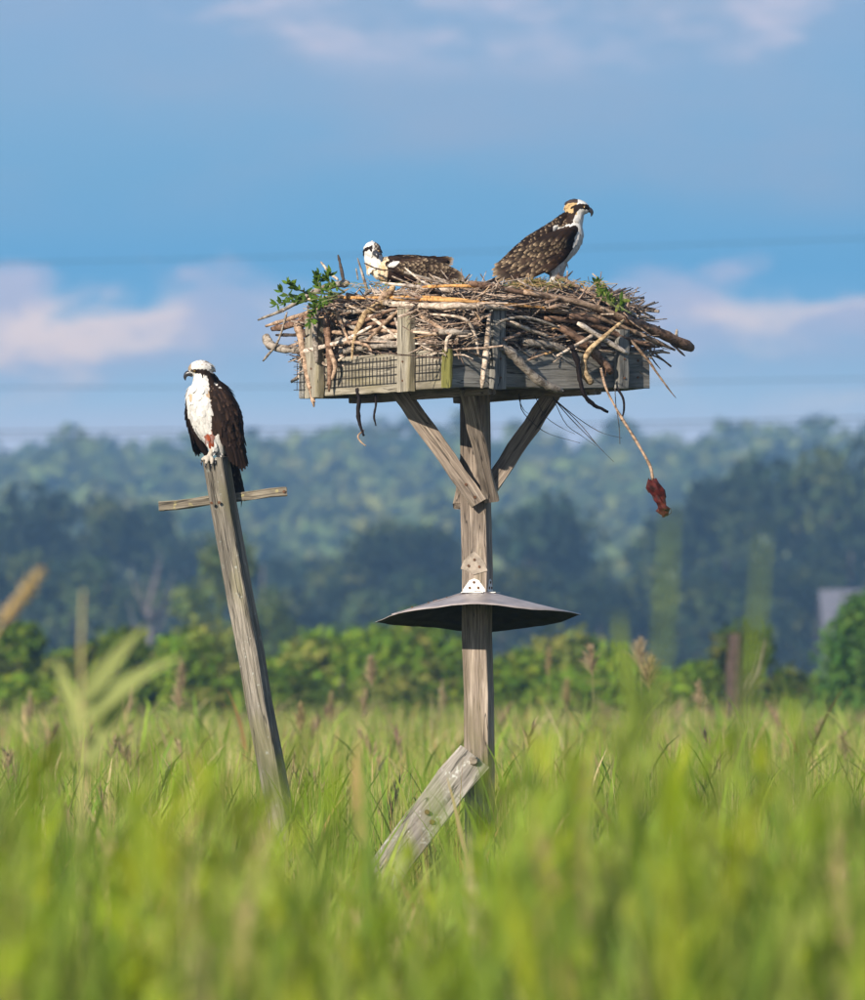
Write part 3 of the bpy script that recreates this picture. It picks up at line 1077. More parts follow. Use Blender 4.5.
reed('reed', 8.8, [(742, 900), (746, 760), (752, 660), (762, 540)],
     [([(742, 800), (744, 740), (748, 680), (752, 610)], 0.017), ([(752, 690), (756, 630), (760, 580), (766, 520)], 0.009)],
     'very blurred tall green blade in front of the brown stump', 'reed', col=(0.13, 0.18, 0.035), stem_col=(0.13, 0.17, 0.035), sw=0.0045)
reed('reed', 10.5, [(636, 900), (634, 760), (628, 680), (620, 610)],
     [([(634, 740), (630, 690), (622, 650), (618, 615)], 0.028), ([(636, 770), (640, 720), (652, 690), (668, 668)], 0.02)],
     'blurred green blade in front of the shrubs, third tall blade counted leftwards from the stump', 'reed', col=(0.14, 0.19, 0.035), stem_col=(0.14, 0.18, 0.035), sw=0.0045)
reed('reed', 15.5, [(360, 900), (364, 780), (362, 720)], [([(362, 840), (358, 800), (356, 770), (357, 735)], 0.03)],
     'upright tan dead leaf in the grass left of the fallen plank', 'reed', col=(0.32, 0.22, 0.09), stem_col=TAN, sw=0.0045)
# plume-bearing reeds across the field
PLU = [(182, 668, 60, .06), (178, 690, 48, .05), (330, 700, 60, .05), (372, 665, 52, .06), (442, 690, 62, .05), 
                                      (566, 688, 58, .06), (592, 655, 45, .06), (640, 650, 50, .08), (650, 668, 42, .07), (700, 690, 50, .05), (30, 700, 55, .05),
                                      (300, 712, 44, .05), (845, 740, 42, .05), (130, 690, 62, .05), (548, 655, 60, .05)]
PLr = places([q[0] for q in PLU])
for i, (px, py, Y, wdt) in enumerate(PLU):
    reed('plume_reed', Y, [(px + 2, 760), (px + 1, py + 22), (px, py + 6)], [([(px + 2, 742), (px - 6, 725), (px - 14, 714), (px - 22, 712)], 0.02)],
         'slender brown-plumed reed above the marsh grass, ' + PLr[i], 'reed', 'brown plumed reeds in the marsh grass',
         plume=((px, py + 22), (px + (i % 3) - 1, py - 6), wdt * 1.9, 110, [(0.30, 0.23, 0.14), (0.34, 0.27, 0.16), (0.28, 0.22, 0.11)][i % 3]), col=(0.15, 0.17, 0.05))

# short brown stump at the right
q = at(737, 690, 100)
st = empty('stump', (q.x, 100, 0), 'short dark brown stump standing in the grass before the right-hand shrub', 'stump')
mb = MB()
zt = at(737, 634, 100).z
mb.tube([Vector((q.x, 100, -0.1)), Vector((q.x + .02, 100, 1.0)), Vector((q.x - .02, 100, zt * 0.8)), Vector((q.x + .01, 100, zt))], [0.19, 0.16, 0.15, 0.12], 9, jitter=0.25)
mb.build('trunk', plain_mat('stump_bark', (0.055, 0.038, 0.03), 0.9, 0, 12, 0.5, 0.6), st, False)
mb = MB()
mb.tube([Vector((q.x + .1, 100, zt * 0.7)), Vector((q.x + .3, 100, zt * 0.8)), Vector((q.x + .42, 100, zt * 0.97))], [0.07, 0.05, 0.02], 6)
mb.build('branch', M_BARK, st, True)


# ------------------------------------------------------------------ boards
def board_mesh(name, L, w, t, seg=8, seed=0, rough=0.002, ch=0.004):
    """Chamfered plank along +X from 0 to L, width along Y, thickness along Z, slightly uneven."""
    r = random.Random(seed)
    a, b = w / 2, t / 2
    prof = [(-a + ch, -b), (a - ch, -b), (a, -b + ch), (a, b - ch), (a - ch, b), (-a + ch, b), (-a, b - ch), (-a, -b + ch)]
    V, Fs = [], []
    for i in range(seg + 1):
        wob = (r.gauss(0, rough), r.gauss(0, rough))
        for k, (y, z) in enumerate(prof):
            e = r.gauss(0, rough * 0.5)
            x = L * i / seg + (r.gauss(0, rough * 1.2) if i in (0, seg) else 0)
            V.append((x, y + wob[0] + e, z + wob[1] * 0.5 + r.gauss(0, rough * 0.4)))
    for i in range(seg):
        for k in range(8):
            k2 = (k + 1) % 8
            Fs.append((i * 8 + k, i * 8 + k2, (i + 1) * 8 + k2, (i + 1) * 8 + k))
    Fs.append(tuple(range(7, -1, -1)))
    Fs.append(tuple(seg * 8 + k for k in range(8)))
    me = bpy.data.meshes.new(name)
    me.from_pydata(V, [], Fs)
    me.update()
    return me


def frame(p0, p1, wdir):
    """Matrix with X along p0->p1, Y as near wdir as possible."""
    x = (Vector(p1) - Vector(p0)).normalized()
    y = Vector(wdir) - x * x.dot(Vector(wdir))
    y.normalize()
    z = x.cross(y)
    M = Matrix((x, y, z)).transposed().to_4x4()
    M.translation = Vector(p0)
    return M


def board(name, p0, p1, w, t, wdir, mat, parent, seed=0, seg=8, rough=0.002):
    L = (Vector(p1) - Vector(p0)).length
    return link(name, board_mesh(name, L, w, t, seg, seed, rough), mat, parent, frame(p0, p1, wdir))


def nail(parent, p, nrm, r=0.006, mat=None):
    mb = MB()
    n = Vector(nrm).normalized()
    mb.tube([Vector(p) - n * 0.01, Vector(p) + n * 0.003], r, 8)
    return mb.build('nail', mat or M_RUST, parent)


# ------------------------------------------------------------------ nesting platform
YC = 30.0
eR = Vector((0.8, 0.6, 0.026)).normalized()
eL = Vector((-0.6, 0.8, -0.006)).normalized()
UP = Vector((0, 0, 1))
HALF = 0.57
near = at(449, 388, YC - 0.8)
PC = near + eR * HALF + eL * HALF              # centre of the platform at the lower edge of its boards


def pf(a, b, z):
    return PC + eR * a + eL * b + UP * z


BH = 0.172                                      # board height
TH = 0.038
ground_pt = at(480, 760, YC)
post_top = at(474.5, 392, YC)
dz = post_top.z - ground_pt.z
post_foot = post_top + (ground_pt - post_top) * (post_top.z / dz)
platform = empty('nest_platform', (post_foot.x, YC, 0), 'weathered timber nesting platform on a post, with a cone-shaped metal guard and wire mesh', 'nesting platform')

# post
yaw = R(-15)
fx = Vector((math.cos(yaw), math.sin(yaw), 0))
fn = Vector((math.sin(yaw), -math.cos(yaw), 0))   # outward normal of the post's front face
ptop = post_top.copy()
ptop.z = PC.z + 0.02
PW = 0.116
post = board('post', post_foot - Vector((0, 0, 0.4)), ptop, PW, PW, fx, M_POST, platform, 3, 14, 0.0025)


def on_post(py):
    z = at(475, py, YC).z
    f = (z - post_foot.z) / (ptop.z - post_foot.z)
    return post_foot.lerp(ptop, f)


# outer boards
fb_r = board('board', pf(-HALF, -HALF + TH / 2, BH / 2), pf(HALF, -HALF + TH / 2, BH / 2), BH, TH, UP, M_GREYB, platform, 5, 12)
fb_l = board('board', pf(-HALF + TH / 2, -HALF + TH + 0.003, BH / 2), pf(-HALF + TH / 2, HALF - TH - 0.003, BH / 2), BH, TH, UP, M_BOARD, platform, 6, 12)
board('board', pf(-HALF, HALF - TH / 2, BH / 2), pf(HALF, HALF - TH / 2, BH / 2), BH, TH, UP, M_GREYB, platform, 7)
board('board', pf(HALF - TH / 2, -HALF + TH + 0.003, BH / 2), pf(HALF - TH / 2, HALF - TH - 0.003, BH / 2), BH, TH, UP, M_GREYB, platform, 8)
fb_r['label'] = 'grey board on the right-hand side'
fb_l['label'] = 'sunlit greenish board behind the wire mesh'
# mossy end block at the corner
cb = board('corner_block', pf(-HALF - 0.012, -HALF + 0.003, 0.004), pf(-HALF - 0.012, -HALF + 0.003, BH - 0.002), 0.062, 0.02, eL, M_OLIVE, platform, 9, 4)
cb['label'] = 'mossy green corner block'
# floor slats and joists
for k in range(8):
    b0 = -HALF + TH + 0.07 + k * 0.133
    board('floor_slat', pf(-HALF + TH + 0.004, b0, 0.035), pf(HALF - TH - 0.004, b0, 0.035), 0.125, 0.022, eL, M_GREYB, platform, 20 + k, 5)
for a0 in (-0.30, 0.30):
    board('joist', pf(a0, -HALF + TH + 0.002, -0.002), pf(a0, HALF - TH - 0.002, -0.002), 0.04, 0.05, eR, M_POST, platform, 31, 5)

# stakes
def stake_l(px, y_top, w=0.09):
    b = (449 - px) / (220 * 0.6) - HALF
    zt = at(px, y_top, PC.y - 0.3).z - PC.z
    return board('stake', pf(-HALF - 0.022, b, -0.004), pf(-HALF - 0.022, b, zt), w, TH, eL, M_BOARD, platform, int(px), 6)


def stake_r(px, y_top, mat, w=0.09):
    a = (px - 449) / (220 * 0.8) - HALF
    zt = at(px, y_top, PC.y - 0.3).z - PC.z
    return board('stake', pf(a, -HALF - 0.022, -0.004), pf(a, -HALF - 0.022, zt), w, TH, eR, mat, platform, int(px), 6)


s1 = stake_l(411, 306); s2 = stake_l(319, 311, 0.10)
s3 = stake_r(494, 306, M_GREYB, 0.072); s4 = stake_r(618, 332, M_GREYB, 0.06)
for s_, b in ((411, None), (319, None)):
    bb = (449 - s_) / (220 * 0.6) - HALF
    for z in (0.045, 0.13): nail(platform, pf(-HALF - 0.042, bb, z), -eR, 0.005)
for s_ in (494, 618):
    a = (s_ - 449) / (220 * 0.8) - HALF
    for z in (0.045, 0.13): nail(platform, pf(a, -HALF - 0.042, z), -eL, 0.005)
for z in (0.05, 0.125): nail(platform, pf(0.50, -HALF - 0.001, z), -eL, 0.006)

# wire mesh over the left board
mesh = MB()
off = -HALF - 0.004
b0, b1 = -HALF + 0.06, HALF + 0.03
for k in range(int((b1 - b0) / 0.0265) + 1):
    b = b0 + k * 0.0265
    mesh.tube([pf(off + rnd.gauss(0, .001), b + rnd.gauss(0, .001), 0.036), pf(off, b + rnd.gauss(0, .002), 0.10), pf(off, b, 0.160)], 0.0016, 4)
for z in (0.04, 0.075, 0.11, 0.145):
    mesh.tube([pf(off - 0.003, b0, z + rnd.gauss(0, .001)), pf(off - 0.003, 0, z + rnd.gauss(0, .002)), pf(off - 0.003, b1, z)], 0.0016, 4)
mesh.build('wire_mesh', M_WIRE, platform)

# braces: (top pixel, top depth, foot pixel, foot depth, width dir)
def brace(tp, ty, fp, fy, w, wd, seed, mat=M_POST):
    return board('brace', at(fp[0], fp[1], fy), at(tp[0], tp[1], ty), w, TH, wd, mat, platform, seed, 8)


br1 = brace((397, 388), 29.86, (479, 503), 29.905, 0.080, (1, 0, 0.7), 41)
br1['label'] = 'pale brace on the left, screwed to the front of the post'
br2 = brace((556, 388), 30.06, (490, 487), 30.04, 0.080, (1, 0, -0.6), 42)
br3 = brace((466, 386), 29.52, (491, 500), 29.93, 0.066, (1, 0.1, 0), 43)
br4 = brace((474, 402), 30.55, (459, 506), 30.09, 0.05, (1, 0.2, 0.3), 44)
for f in (0.05, 0.16):
    p = at(479, 503, 29.905).lerp(at(397, 388, 29.86), f)
    nail(br1, p + Vector((0, -0.02, 0)), (0, -1, 0), 0.007)
# torn tar-paper plate with three nails
tp = MB()
pts = [(464, 569), (467, 561), (474, 554), (478, 552), (483, 556), (488, 563), (491, 571), (484, 573), (477, 575), (472, 572)]
cpt = on_post(564) + fn * (PW / 2 + 0.004)
poly = []
for (x, y) in pts:
    poly.append(cpt + fx * ((x - 477) / 220 * 1.03) + UP * ((564 - y) / 220) + fn * (0.004 * rnd.random()))
n = len(poly)
tp.add(poly + [p - fn * 0.004 for p in poly], [tuple(range(n)), tuple(range(2 * n - 1, n - 1, -1))] + [(i, i + n, (i + 1) % n + n, (i + 1) % n) for i in range(n)])
plate = tp.build('torn_plate', M_TAR, platform)
for (x, y) in ((472, 566), (478, 560), (483, 567)):
    nail(plate, cpt + fx * ((x - 477) / 220) + UP * ((564 - y) / 220) + fn * 0.003, fn, 0.006)
# baffle: shallow sheet cone, tilted, lapped along one seam
bc = on_post(592)
tiltM = Matrix.Rotation(R(-5.6), 4, 'X') @ Matrix.Rotation(R(-1.4), 4, 'Y')


def baffle_mesh():
    n, Rr, hgt, r0 = 72, 0.468, 0.118, 0.055
    V, Fs = [], []
    rr = random.Random(3)
    for j in range(6):
        f = j / 5
        for i in range(n):
            a = 2 * math.pi * i / n
            rad = r0 + (Rr - r0) * f
            z = -hgt * f ** 0.92 + 0.012 * f * math.sin(3 * a + 0.6) * f + 0.0035 * f * math.sin(7 * a) + rr.gauss(0, 0.0006)
            V.append((rad * math.cos(a), rad * math.sin(a), z))
    for j in range(5):
        for i in range(n):
            i2 = (i + 1) % n
            Fs.append((j * n + i, (j + 1) * n + i, (j + 1) * n + i2, j * n + i2))
    k = len(V)
    V += [(x, y, z - 0.003) for x, y, z in V]
    Fs += [tuple(q + k for q in reversed(f)) for f in Fs]
    for i in range(n):
        i2 = (i + 1) % n
        Fs.append((5 * n + i, 5 * n + i + k, 5 * n + i2 + k, 5 * n + i2))
        Fs.append((i, i2, i2 + k, i + k))
    me = bpy.data.meshes.new('baffle')
    me.from_pydata(V, [], Fs)
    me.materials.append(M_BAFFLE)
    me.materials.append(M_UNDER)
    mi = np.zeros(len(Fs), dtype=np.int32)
    mi[5 * n:10 * n] = 1  # lower faces take the colour darkened for shade
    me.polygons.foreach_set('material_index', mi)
    me.polygons.foreach_set('use_smooth', np.ones(len(me.polygons), dtype=bool))
    me.update()
    return me


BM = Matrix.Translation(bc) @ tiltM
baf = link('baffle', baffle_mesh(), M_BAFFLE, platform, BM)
sm = MB()
an = R(214)
P = []
for j in range(7):
    r_ = 0.08 + (0.462 - 0.08) * j / 6
    f = (r_ - 0.055) / 0.413
    z_ = -0.118 * f ** 0.92 + 0.012 * f * f * math.sin(3 * an + 0.6) + 0.0035 * f * math.sin(7 * an)
    for w in (-0.016, 0.016):
        a = an + w / r_
        P.append(BM @ Vector((r_ * math.cos(a), r_ * math.sin(a), z_ + 0.0045)))
Pd = [p - UP * 0.004 for p in P]
k = len(P)
Fq = []
for j in range(6):
    i = 2 * j
    Fq += [(i, i + 1, i + 3, i + 2), (k + i + 2, k + i + 3, k + i + 1, k + i), (i, i + 2, k + i + 2, k + i), (i + 3, i + 1, k + i + 1, k + i + 3)]
Fq += [(0, k, k + 1, 1), (k - 2, k - 1, 2 * k - 1, 2 * k - 2)]
sm.add(P + Pd, Fq)
sm.build('seam_strip', M_BAFFLE, baf)
for (r_, a_) in ((0.17, 214), (0.27, 214), (0.36, 214), (0.2, 200), (0.22, 205)):
    p = BM @ Vector((r_ * math.cos(R(a_)), r_ * math.sin(R(a_)), -0.118 * ((r_ - 0.055) / 0.413) ** 0.92 + 0.005))
    nail(baf, p, UP, 0.004, M_RUST)
# galvanised corner brackets holding it
for nn, xx, w in ((fn, fx, 0.105), (fx, -fn, 0.09)):
    pl = MB()
    c0 = on_post(588) + nn * (PW / 2 + 0.003)
    tri = [(-w / 2, -0.018), (w / 2, -0.018), (w / 2, -0.008), (0.022, 0.034), (0.0, 0.042), (-0.022, 0.034), (-w / 2, -0.008)]
    P = [c0 + xx * x + UP * z for x, z in tri]
    n = len(P)
    foot_ = [c0 + xx * x + UP * -0.019 + nn * d for x, d in ((-w / 2, 0), (w / 2, 0), (w / 2, 0.035), (-w / 2, 0.035))]
    pl.add(P + [p - nn * 0.002 for p in P], [tuple(range(n)), tuple(range(2 * n - 1, n - 1, -1))] + [(i, i + n, (i + 1) % n + n, (i + 1) % n) for i in range(n)])
    pl.add(foot_ + [p - UP * 0.003 for p in foot_], [(0, 1, 2, 3), (7, 6, 5, 4), (0, 4, 5, 1), (1, 5, 6, 2), (2, 6, 7, 3), (3, 7, 4, 0)])
    bk = pl.build('bracket', M_ZINC, platform)
    for (x, z) in ((-0.02, 0.0), (0.02, 0.0), (0, 0.025)):
        nail(bk, c0 + xx * x + UP * z, nn, 0.0065)

# ------------------------------------------------------------------ leaning perch
pt, pb = at(215.5, 458, YC), at(277, 800, YC)
pft = pt + (pb - pt) * (pt.z / (pt.z - pb.z))
perch = empty('perch_post', pft, 'leaning weathered grey post with a nailed crossbar, an osprey perched on top', 'post')
pdir = (pt - pft).normalized()
pyaw = R(-24)
pfx = Vector((math.cos(pyaw), math.sin(pyaw), 0))
board('post', pft - pdir * 0.4, pt, 0.098, 0.088, pfx, M_PERCH, perch, 51, 16, 0.002)
cbar = board('crossbar', at(159, 506.5, YC + 0.075), at(286.5, 491.5, YC + 0.055), 0.042, 0.036, UP, M_BAR, perch, 52, 8)
for px, py in ((211.5, 503), (219, 502.5)):
    nail(perch, at(px, py, YC - 0.062), (0, -1, 0), 0.007)
nail(cbar, at(284, 491.5, YC + 0.035), (0, -1, 0.1), 0.007)

# fallen plank leaning on the post foot
pa = at(473, 757, 29.86)
pbk = at(385, 872, 29.55)
low_ = pa + (pbk - pa) * ((pa.z + 0.1) / (pa.z - pbk.z))
plank = empty('fallen_plank', (low_.x, low_.y, 0), 'weathered pale plank with flaking paint leaning against the foot of the platform post', 'plank')
dv = (pa - low_).normalized()
board('timber', low_, pa, 0.165, 0.05, Vector((0, 0.38, 1)), M_PLANK, plank, 61, 18, 0.003)
mb = MB()
kc = at(474, 761, 29.80)
mb.tube([kc + Vector((0, 0.02, 0)), kc + Vector((0, -0.004, 0))], [0.022, 0.014], 9, jitter=0.3)
mb.build('knot', M_POST, plank)
for (x, y) in ((427, 812), (432, 822)): nail(plank, at(x, y, 29.66), (0, -1, 0), 0.012)


# ------------------------------------------------------------------ nest
nest = empty('stick_nest', pf(0, 0, 0.05), 'big untidy nest of sticks and straw heaped on the timber platform', 'nest')
NZ0 = 0.16
NTOP = at(474, 292.5, YC).z - PC.z              # level of the nest floor above the board bottoms
core = MB()
rr_ = random.Random(8)
ringN, V, Fs = 40, [], []
for j, (f, z) in enumerate(((0.90, 0.05), (0.97, 0.14), (0.97, 0.24), (0.90, NTOP - 0.07), (0.72, NTOP - 0.025), (0.4, NTOP - 0.04), (0.05, NTOP - 0.05))):
    for i in range(ringN):
        a = 2 * math.pi * i / ringN
        ca, sa = math.cos(a), math.sin(a)
        rsq = min(0.53 / max(abs(ca), abs(sa)), 0.70)
        k = f * rsq * (1 + rr_.gauss(0, 0.03))
        V.append(pf(ca * k, sa * k, z + rr_.gauss(0, 0.008)))
for j in range(6):
    for i in range(ringN):
        i2 = (i + 1) % ringN
        Fs.append((j * ringN + i, j * ringN + i2, (j + 1) * ringN + i2, (j + 1) * ringN + i))
Fs.append(tuple(6 * ringN + i for i in range(ringN)))
core.add(V, Fs)
tag(core.build('nest_core', M_NESTCORE, nest, True), kind='stuff')


# ---- shared stick meshes, unit length along X
def stick_mesh(seed, sides=6, seg=6):
    r = random.Random(seed)
    mb = MB()
    P, Rd = [], []
    a1, a2, ph, ph2 = r.uniform(0.01, 0.06), r.uniform(0, 0.03), r.random() * 6, r.random() * 6
    for i in range(seg + 1):
        f = i / seg
        P.append((f - 0.5, a1 * math.sin(math.pi * f) * math.cos(ph) + a2 * math.sin(6.3 * f + ph2), a1 * math.sin(math.pi * f) * math.sin(ph) + r.gauss(0, 0.006)))
        Rd.append((1.1 - 0.55 * f) * r.uniform(0.85, 1.15) * 0.01)
    Rd[-1] *= 0.45
    Rd[0] *= 0.7
    mb.tube(P, Rd, sides, jitter=0.35)
    for _ in range(seed % 3):
        i = r.randrange(2, seg - 1)
        b = Vector(P[i])
        s_ = r.choice((-1, 1))
        e = b + Vector((r.uniform(0.06, 0.16), s_ * r.uniform(0.15, 0.7) * 0.2, r.uniform(-0.1, 0.1)))
        mb.tube([b, b.lerp(e, 0.5) + Vector((0, 0.01 * s_, 0)), e], [0.006, 0.005, 0.0025], 4)
    return mb.mesh('stick', True)


STICKS = [stick_mesh(200 + k) for k in range(14)]
for m_ in STICKS: m_.materials.append(M_STICK)


def place_stick(k, c, d, L, r, roll):
    d = d.normalized()
    q = d.to_track_quat('X', 'Z') @ Quaternion((1, 0, 0), roll)
    M = Matrix.Translation(c) @ q.to_matrix().to_4x4() @ Matrix.Diagonal((L, r / 0.01, r / 0.01, 1))
    return link('stick', STICKS[k % 14], None, nest, M)


rs = random.Random(21)


def nest_spot(front=True, hmax=1.0):
    """A place on the outside of the heap and its along-the-side direction."""
    side = rs.random()
    u = rs.uniform(-0.60, 0.60)
    h = rs.random() ** 0.9 * hmax
    inset = 0.035 + 0.20 * h ** 2.2 + rs.uniform(-0.02, 0.05)
    z = 0.15 + h * (NTOP + 0.0 - 0.15)
    if side < 0.44: base, dr, nr = pf(-HALF + inset, u, z), eL, -eR
    elif side < 0.90: base, dr, nr = pf(u, -HALF + inset, z), eR, -eL
    elif side < 0.95: base, dr, nr = pf(HALF - inset, u, z), eL, eR
    else: base, dr, nr = pf(u, HALF - inset, z), eR, eL
    return base, dr, nr, u, h


count = 0
for i in range(184):
    base, dr, nr, u, h = nest_spot()
    L = rs.uniform(0.22, 0.70) if rs.random() < 0.85 else rs.uniform(0.7, 0.95)
    rad = rs.uniform(0.003, 0.0085) if rs.random() < 0.86 else rs.uniform(0.009, 0.014)
    d = dr * (1 if rs.random() < 0.5 else -1) + nr * rs.gauss(0, 0.16) + UP * rs.gauss(0, 0.13)
    # ends that stick out past the corners droop
    if abs(u) > 0.4: base = base - UP * 0.03
    c_ = base + nr * 0.01
    lim = 0.80 if h < 0.75 else 0.74
    ex = max(abs((c_ + d.normalized() * L * 0.5 - PC).x), abs((c_ - d.normalized() * L * 0.5 - PC).x))
    if ex > lim: L *= max(0.35, 1 - 2 * (ex - lim) / L)
    place_stick(rs.randrange(14), base + nr * rs.uniform(0, 0.03), d, L, rad, rs.random() * 6.28)
# sticks lying round the rim and across the top
for i in range(52):
    a = rs.uniform(math.pi * 0.95, math.pi * 2.35) if rs.random() < 0.75 else rs.random() * 6.28
    r0 = rs.uniform(0.25, 0.62)
    c = PC + Vector((math.cos(a) * r0 * 1.08, math.sin(a) * r0 * 0.9, NTOP - 0.035 + rs.uniform(-0.02, 0.022) - max(0, r0 - 0.45) * 0.28))
    d = Vector((-math.sin(a), math.cos(a), rs.gauss(-0.02, 0.05))) + Vector((rs.gauss(0, .45), rs.gauss(0, .45), 0))
    place_stick(rs.randrange(14), c, d, rs.uniform(0.25, 0.8), rs.uniform(0.004, 0.010), rs.random() * 6.28)

# thousands of finer twigs and straws fill the gaps
tw = MB()
for i in range(3900):
    if i < 3000:
        base, dr, nr, u, h = nest_spot()
        base = base - nr * rs.uniform(0.0, 0.05) + nr * 0.015
        d = dr * (1 if rs.random() < 0.5 else -1) + nr * rs.gauss(0, 0.3) + UP * rs.gauss(0, 0.42)
    else:
        a = rs.random() * 6.28
        r0 = 0.66 * math.sqrt(rs.random())
        base = PC + Vector((math.cos(a) * r0, math.sin(a) * r0 * 0.92, NTOP - 0.045 + rs.uniform(-0.01, 0.03) - max(0, r0 - 0.45) * 0.3))
        d = Vector((rs.gauss(0, 1), rs.gauss(0, 1), rs.gauss(0, 0.13)))
    d.normalize()
    L = rs.uniform(0.06, 0.30)
    bend = Vector((rs.gauss(0, .014), rs.gauss(0, .014), rs.gauss(0, .014)))
    r0 = rs.uniform(0.0012, 0.0052)
    tw.tube([base - d * L / 2, base + bend, base + d * L / 2], [r0, r0 * 0.9, r0 * 0.5], 4, (rs.random(),) * 3)
tag(tw.build('twigs', M_TWIG, nest, True, True), kind='stuff')


def frontY(px):
    """Depth of the platform's visible outer face at pixel column px."""
    yn = near.y
    return yn + (449 - px) / 220 * (0.8 / 0.6) if px < 449 else yn + (px - 449) / 220 * (0.6 / 0.8)


def hero(pts, rads, mat, off=0.05, sides=8, name='stick', n=None, depth=None):
    P = []
    for i, (x, y) in enumerate(pts):
        Y = depth if depth is not None else frontY(x) - (off[i] if isinstance(off, (list, tuple)) else off)
        P.append(list(at(x, y, Y)))
    n = n or max(7, 4 * len(P))
    P = catmull(P, n)
    Rd = np.interp(np.linspace(0, 1, n), np.linspace(0, 1, len(rads)), rads) / 225.0
    Rd[0] *= 0.75
    Rd[-1] *= 0.6
    mb = MB()
    mb.tube([Vector(p) for p in P], [r * rnd.uniform(0.84, 1.14) for r in Rd], sides, jitter=0.26)
    # a short broken side shoot or two on the thicker ones
    if max(rads) > 3:
        for _ in range(2):
            i = rnd.randrange(1, n - 1)
            b = Vector(P[i])
            t_ = (Vector(P[i + 1]) - Vector(P[i - 1])).normalized()
            e = b + (t_ + Vector((rnd.gauss(0, .5), -0.5, rnd.gauss(0.2, .6)))).normalized() * rnd.uniform(0.02, 0.055)
            mb.tube([b, e], [Rd[i] * 0.5, Rd[i] * 0.22], 5)
    return mb.build(name, SM[mat], nest, True)


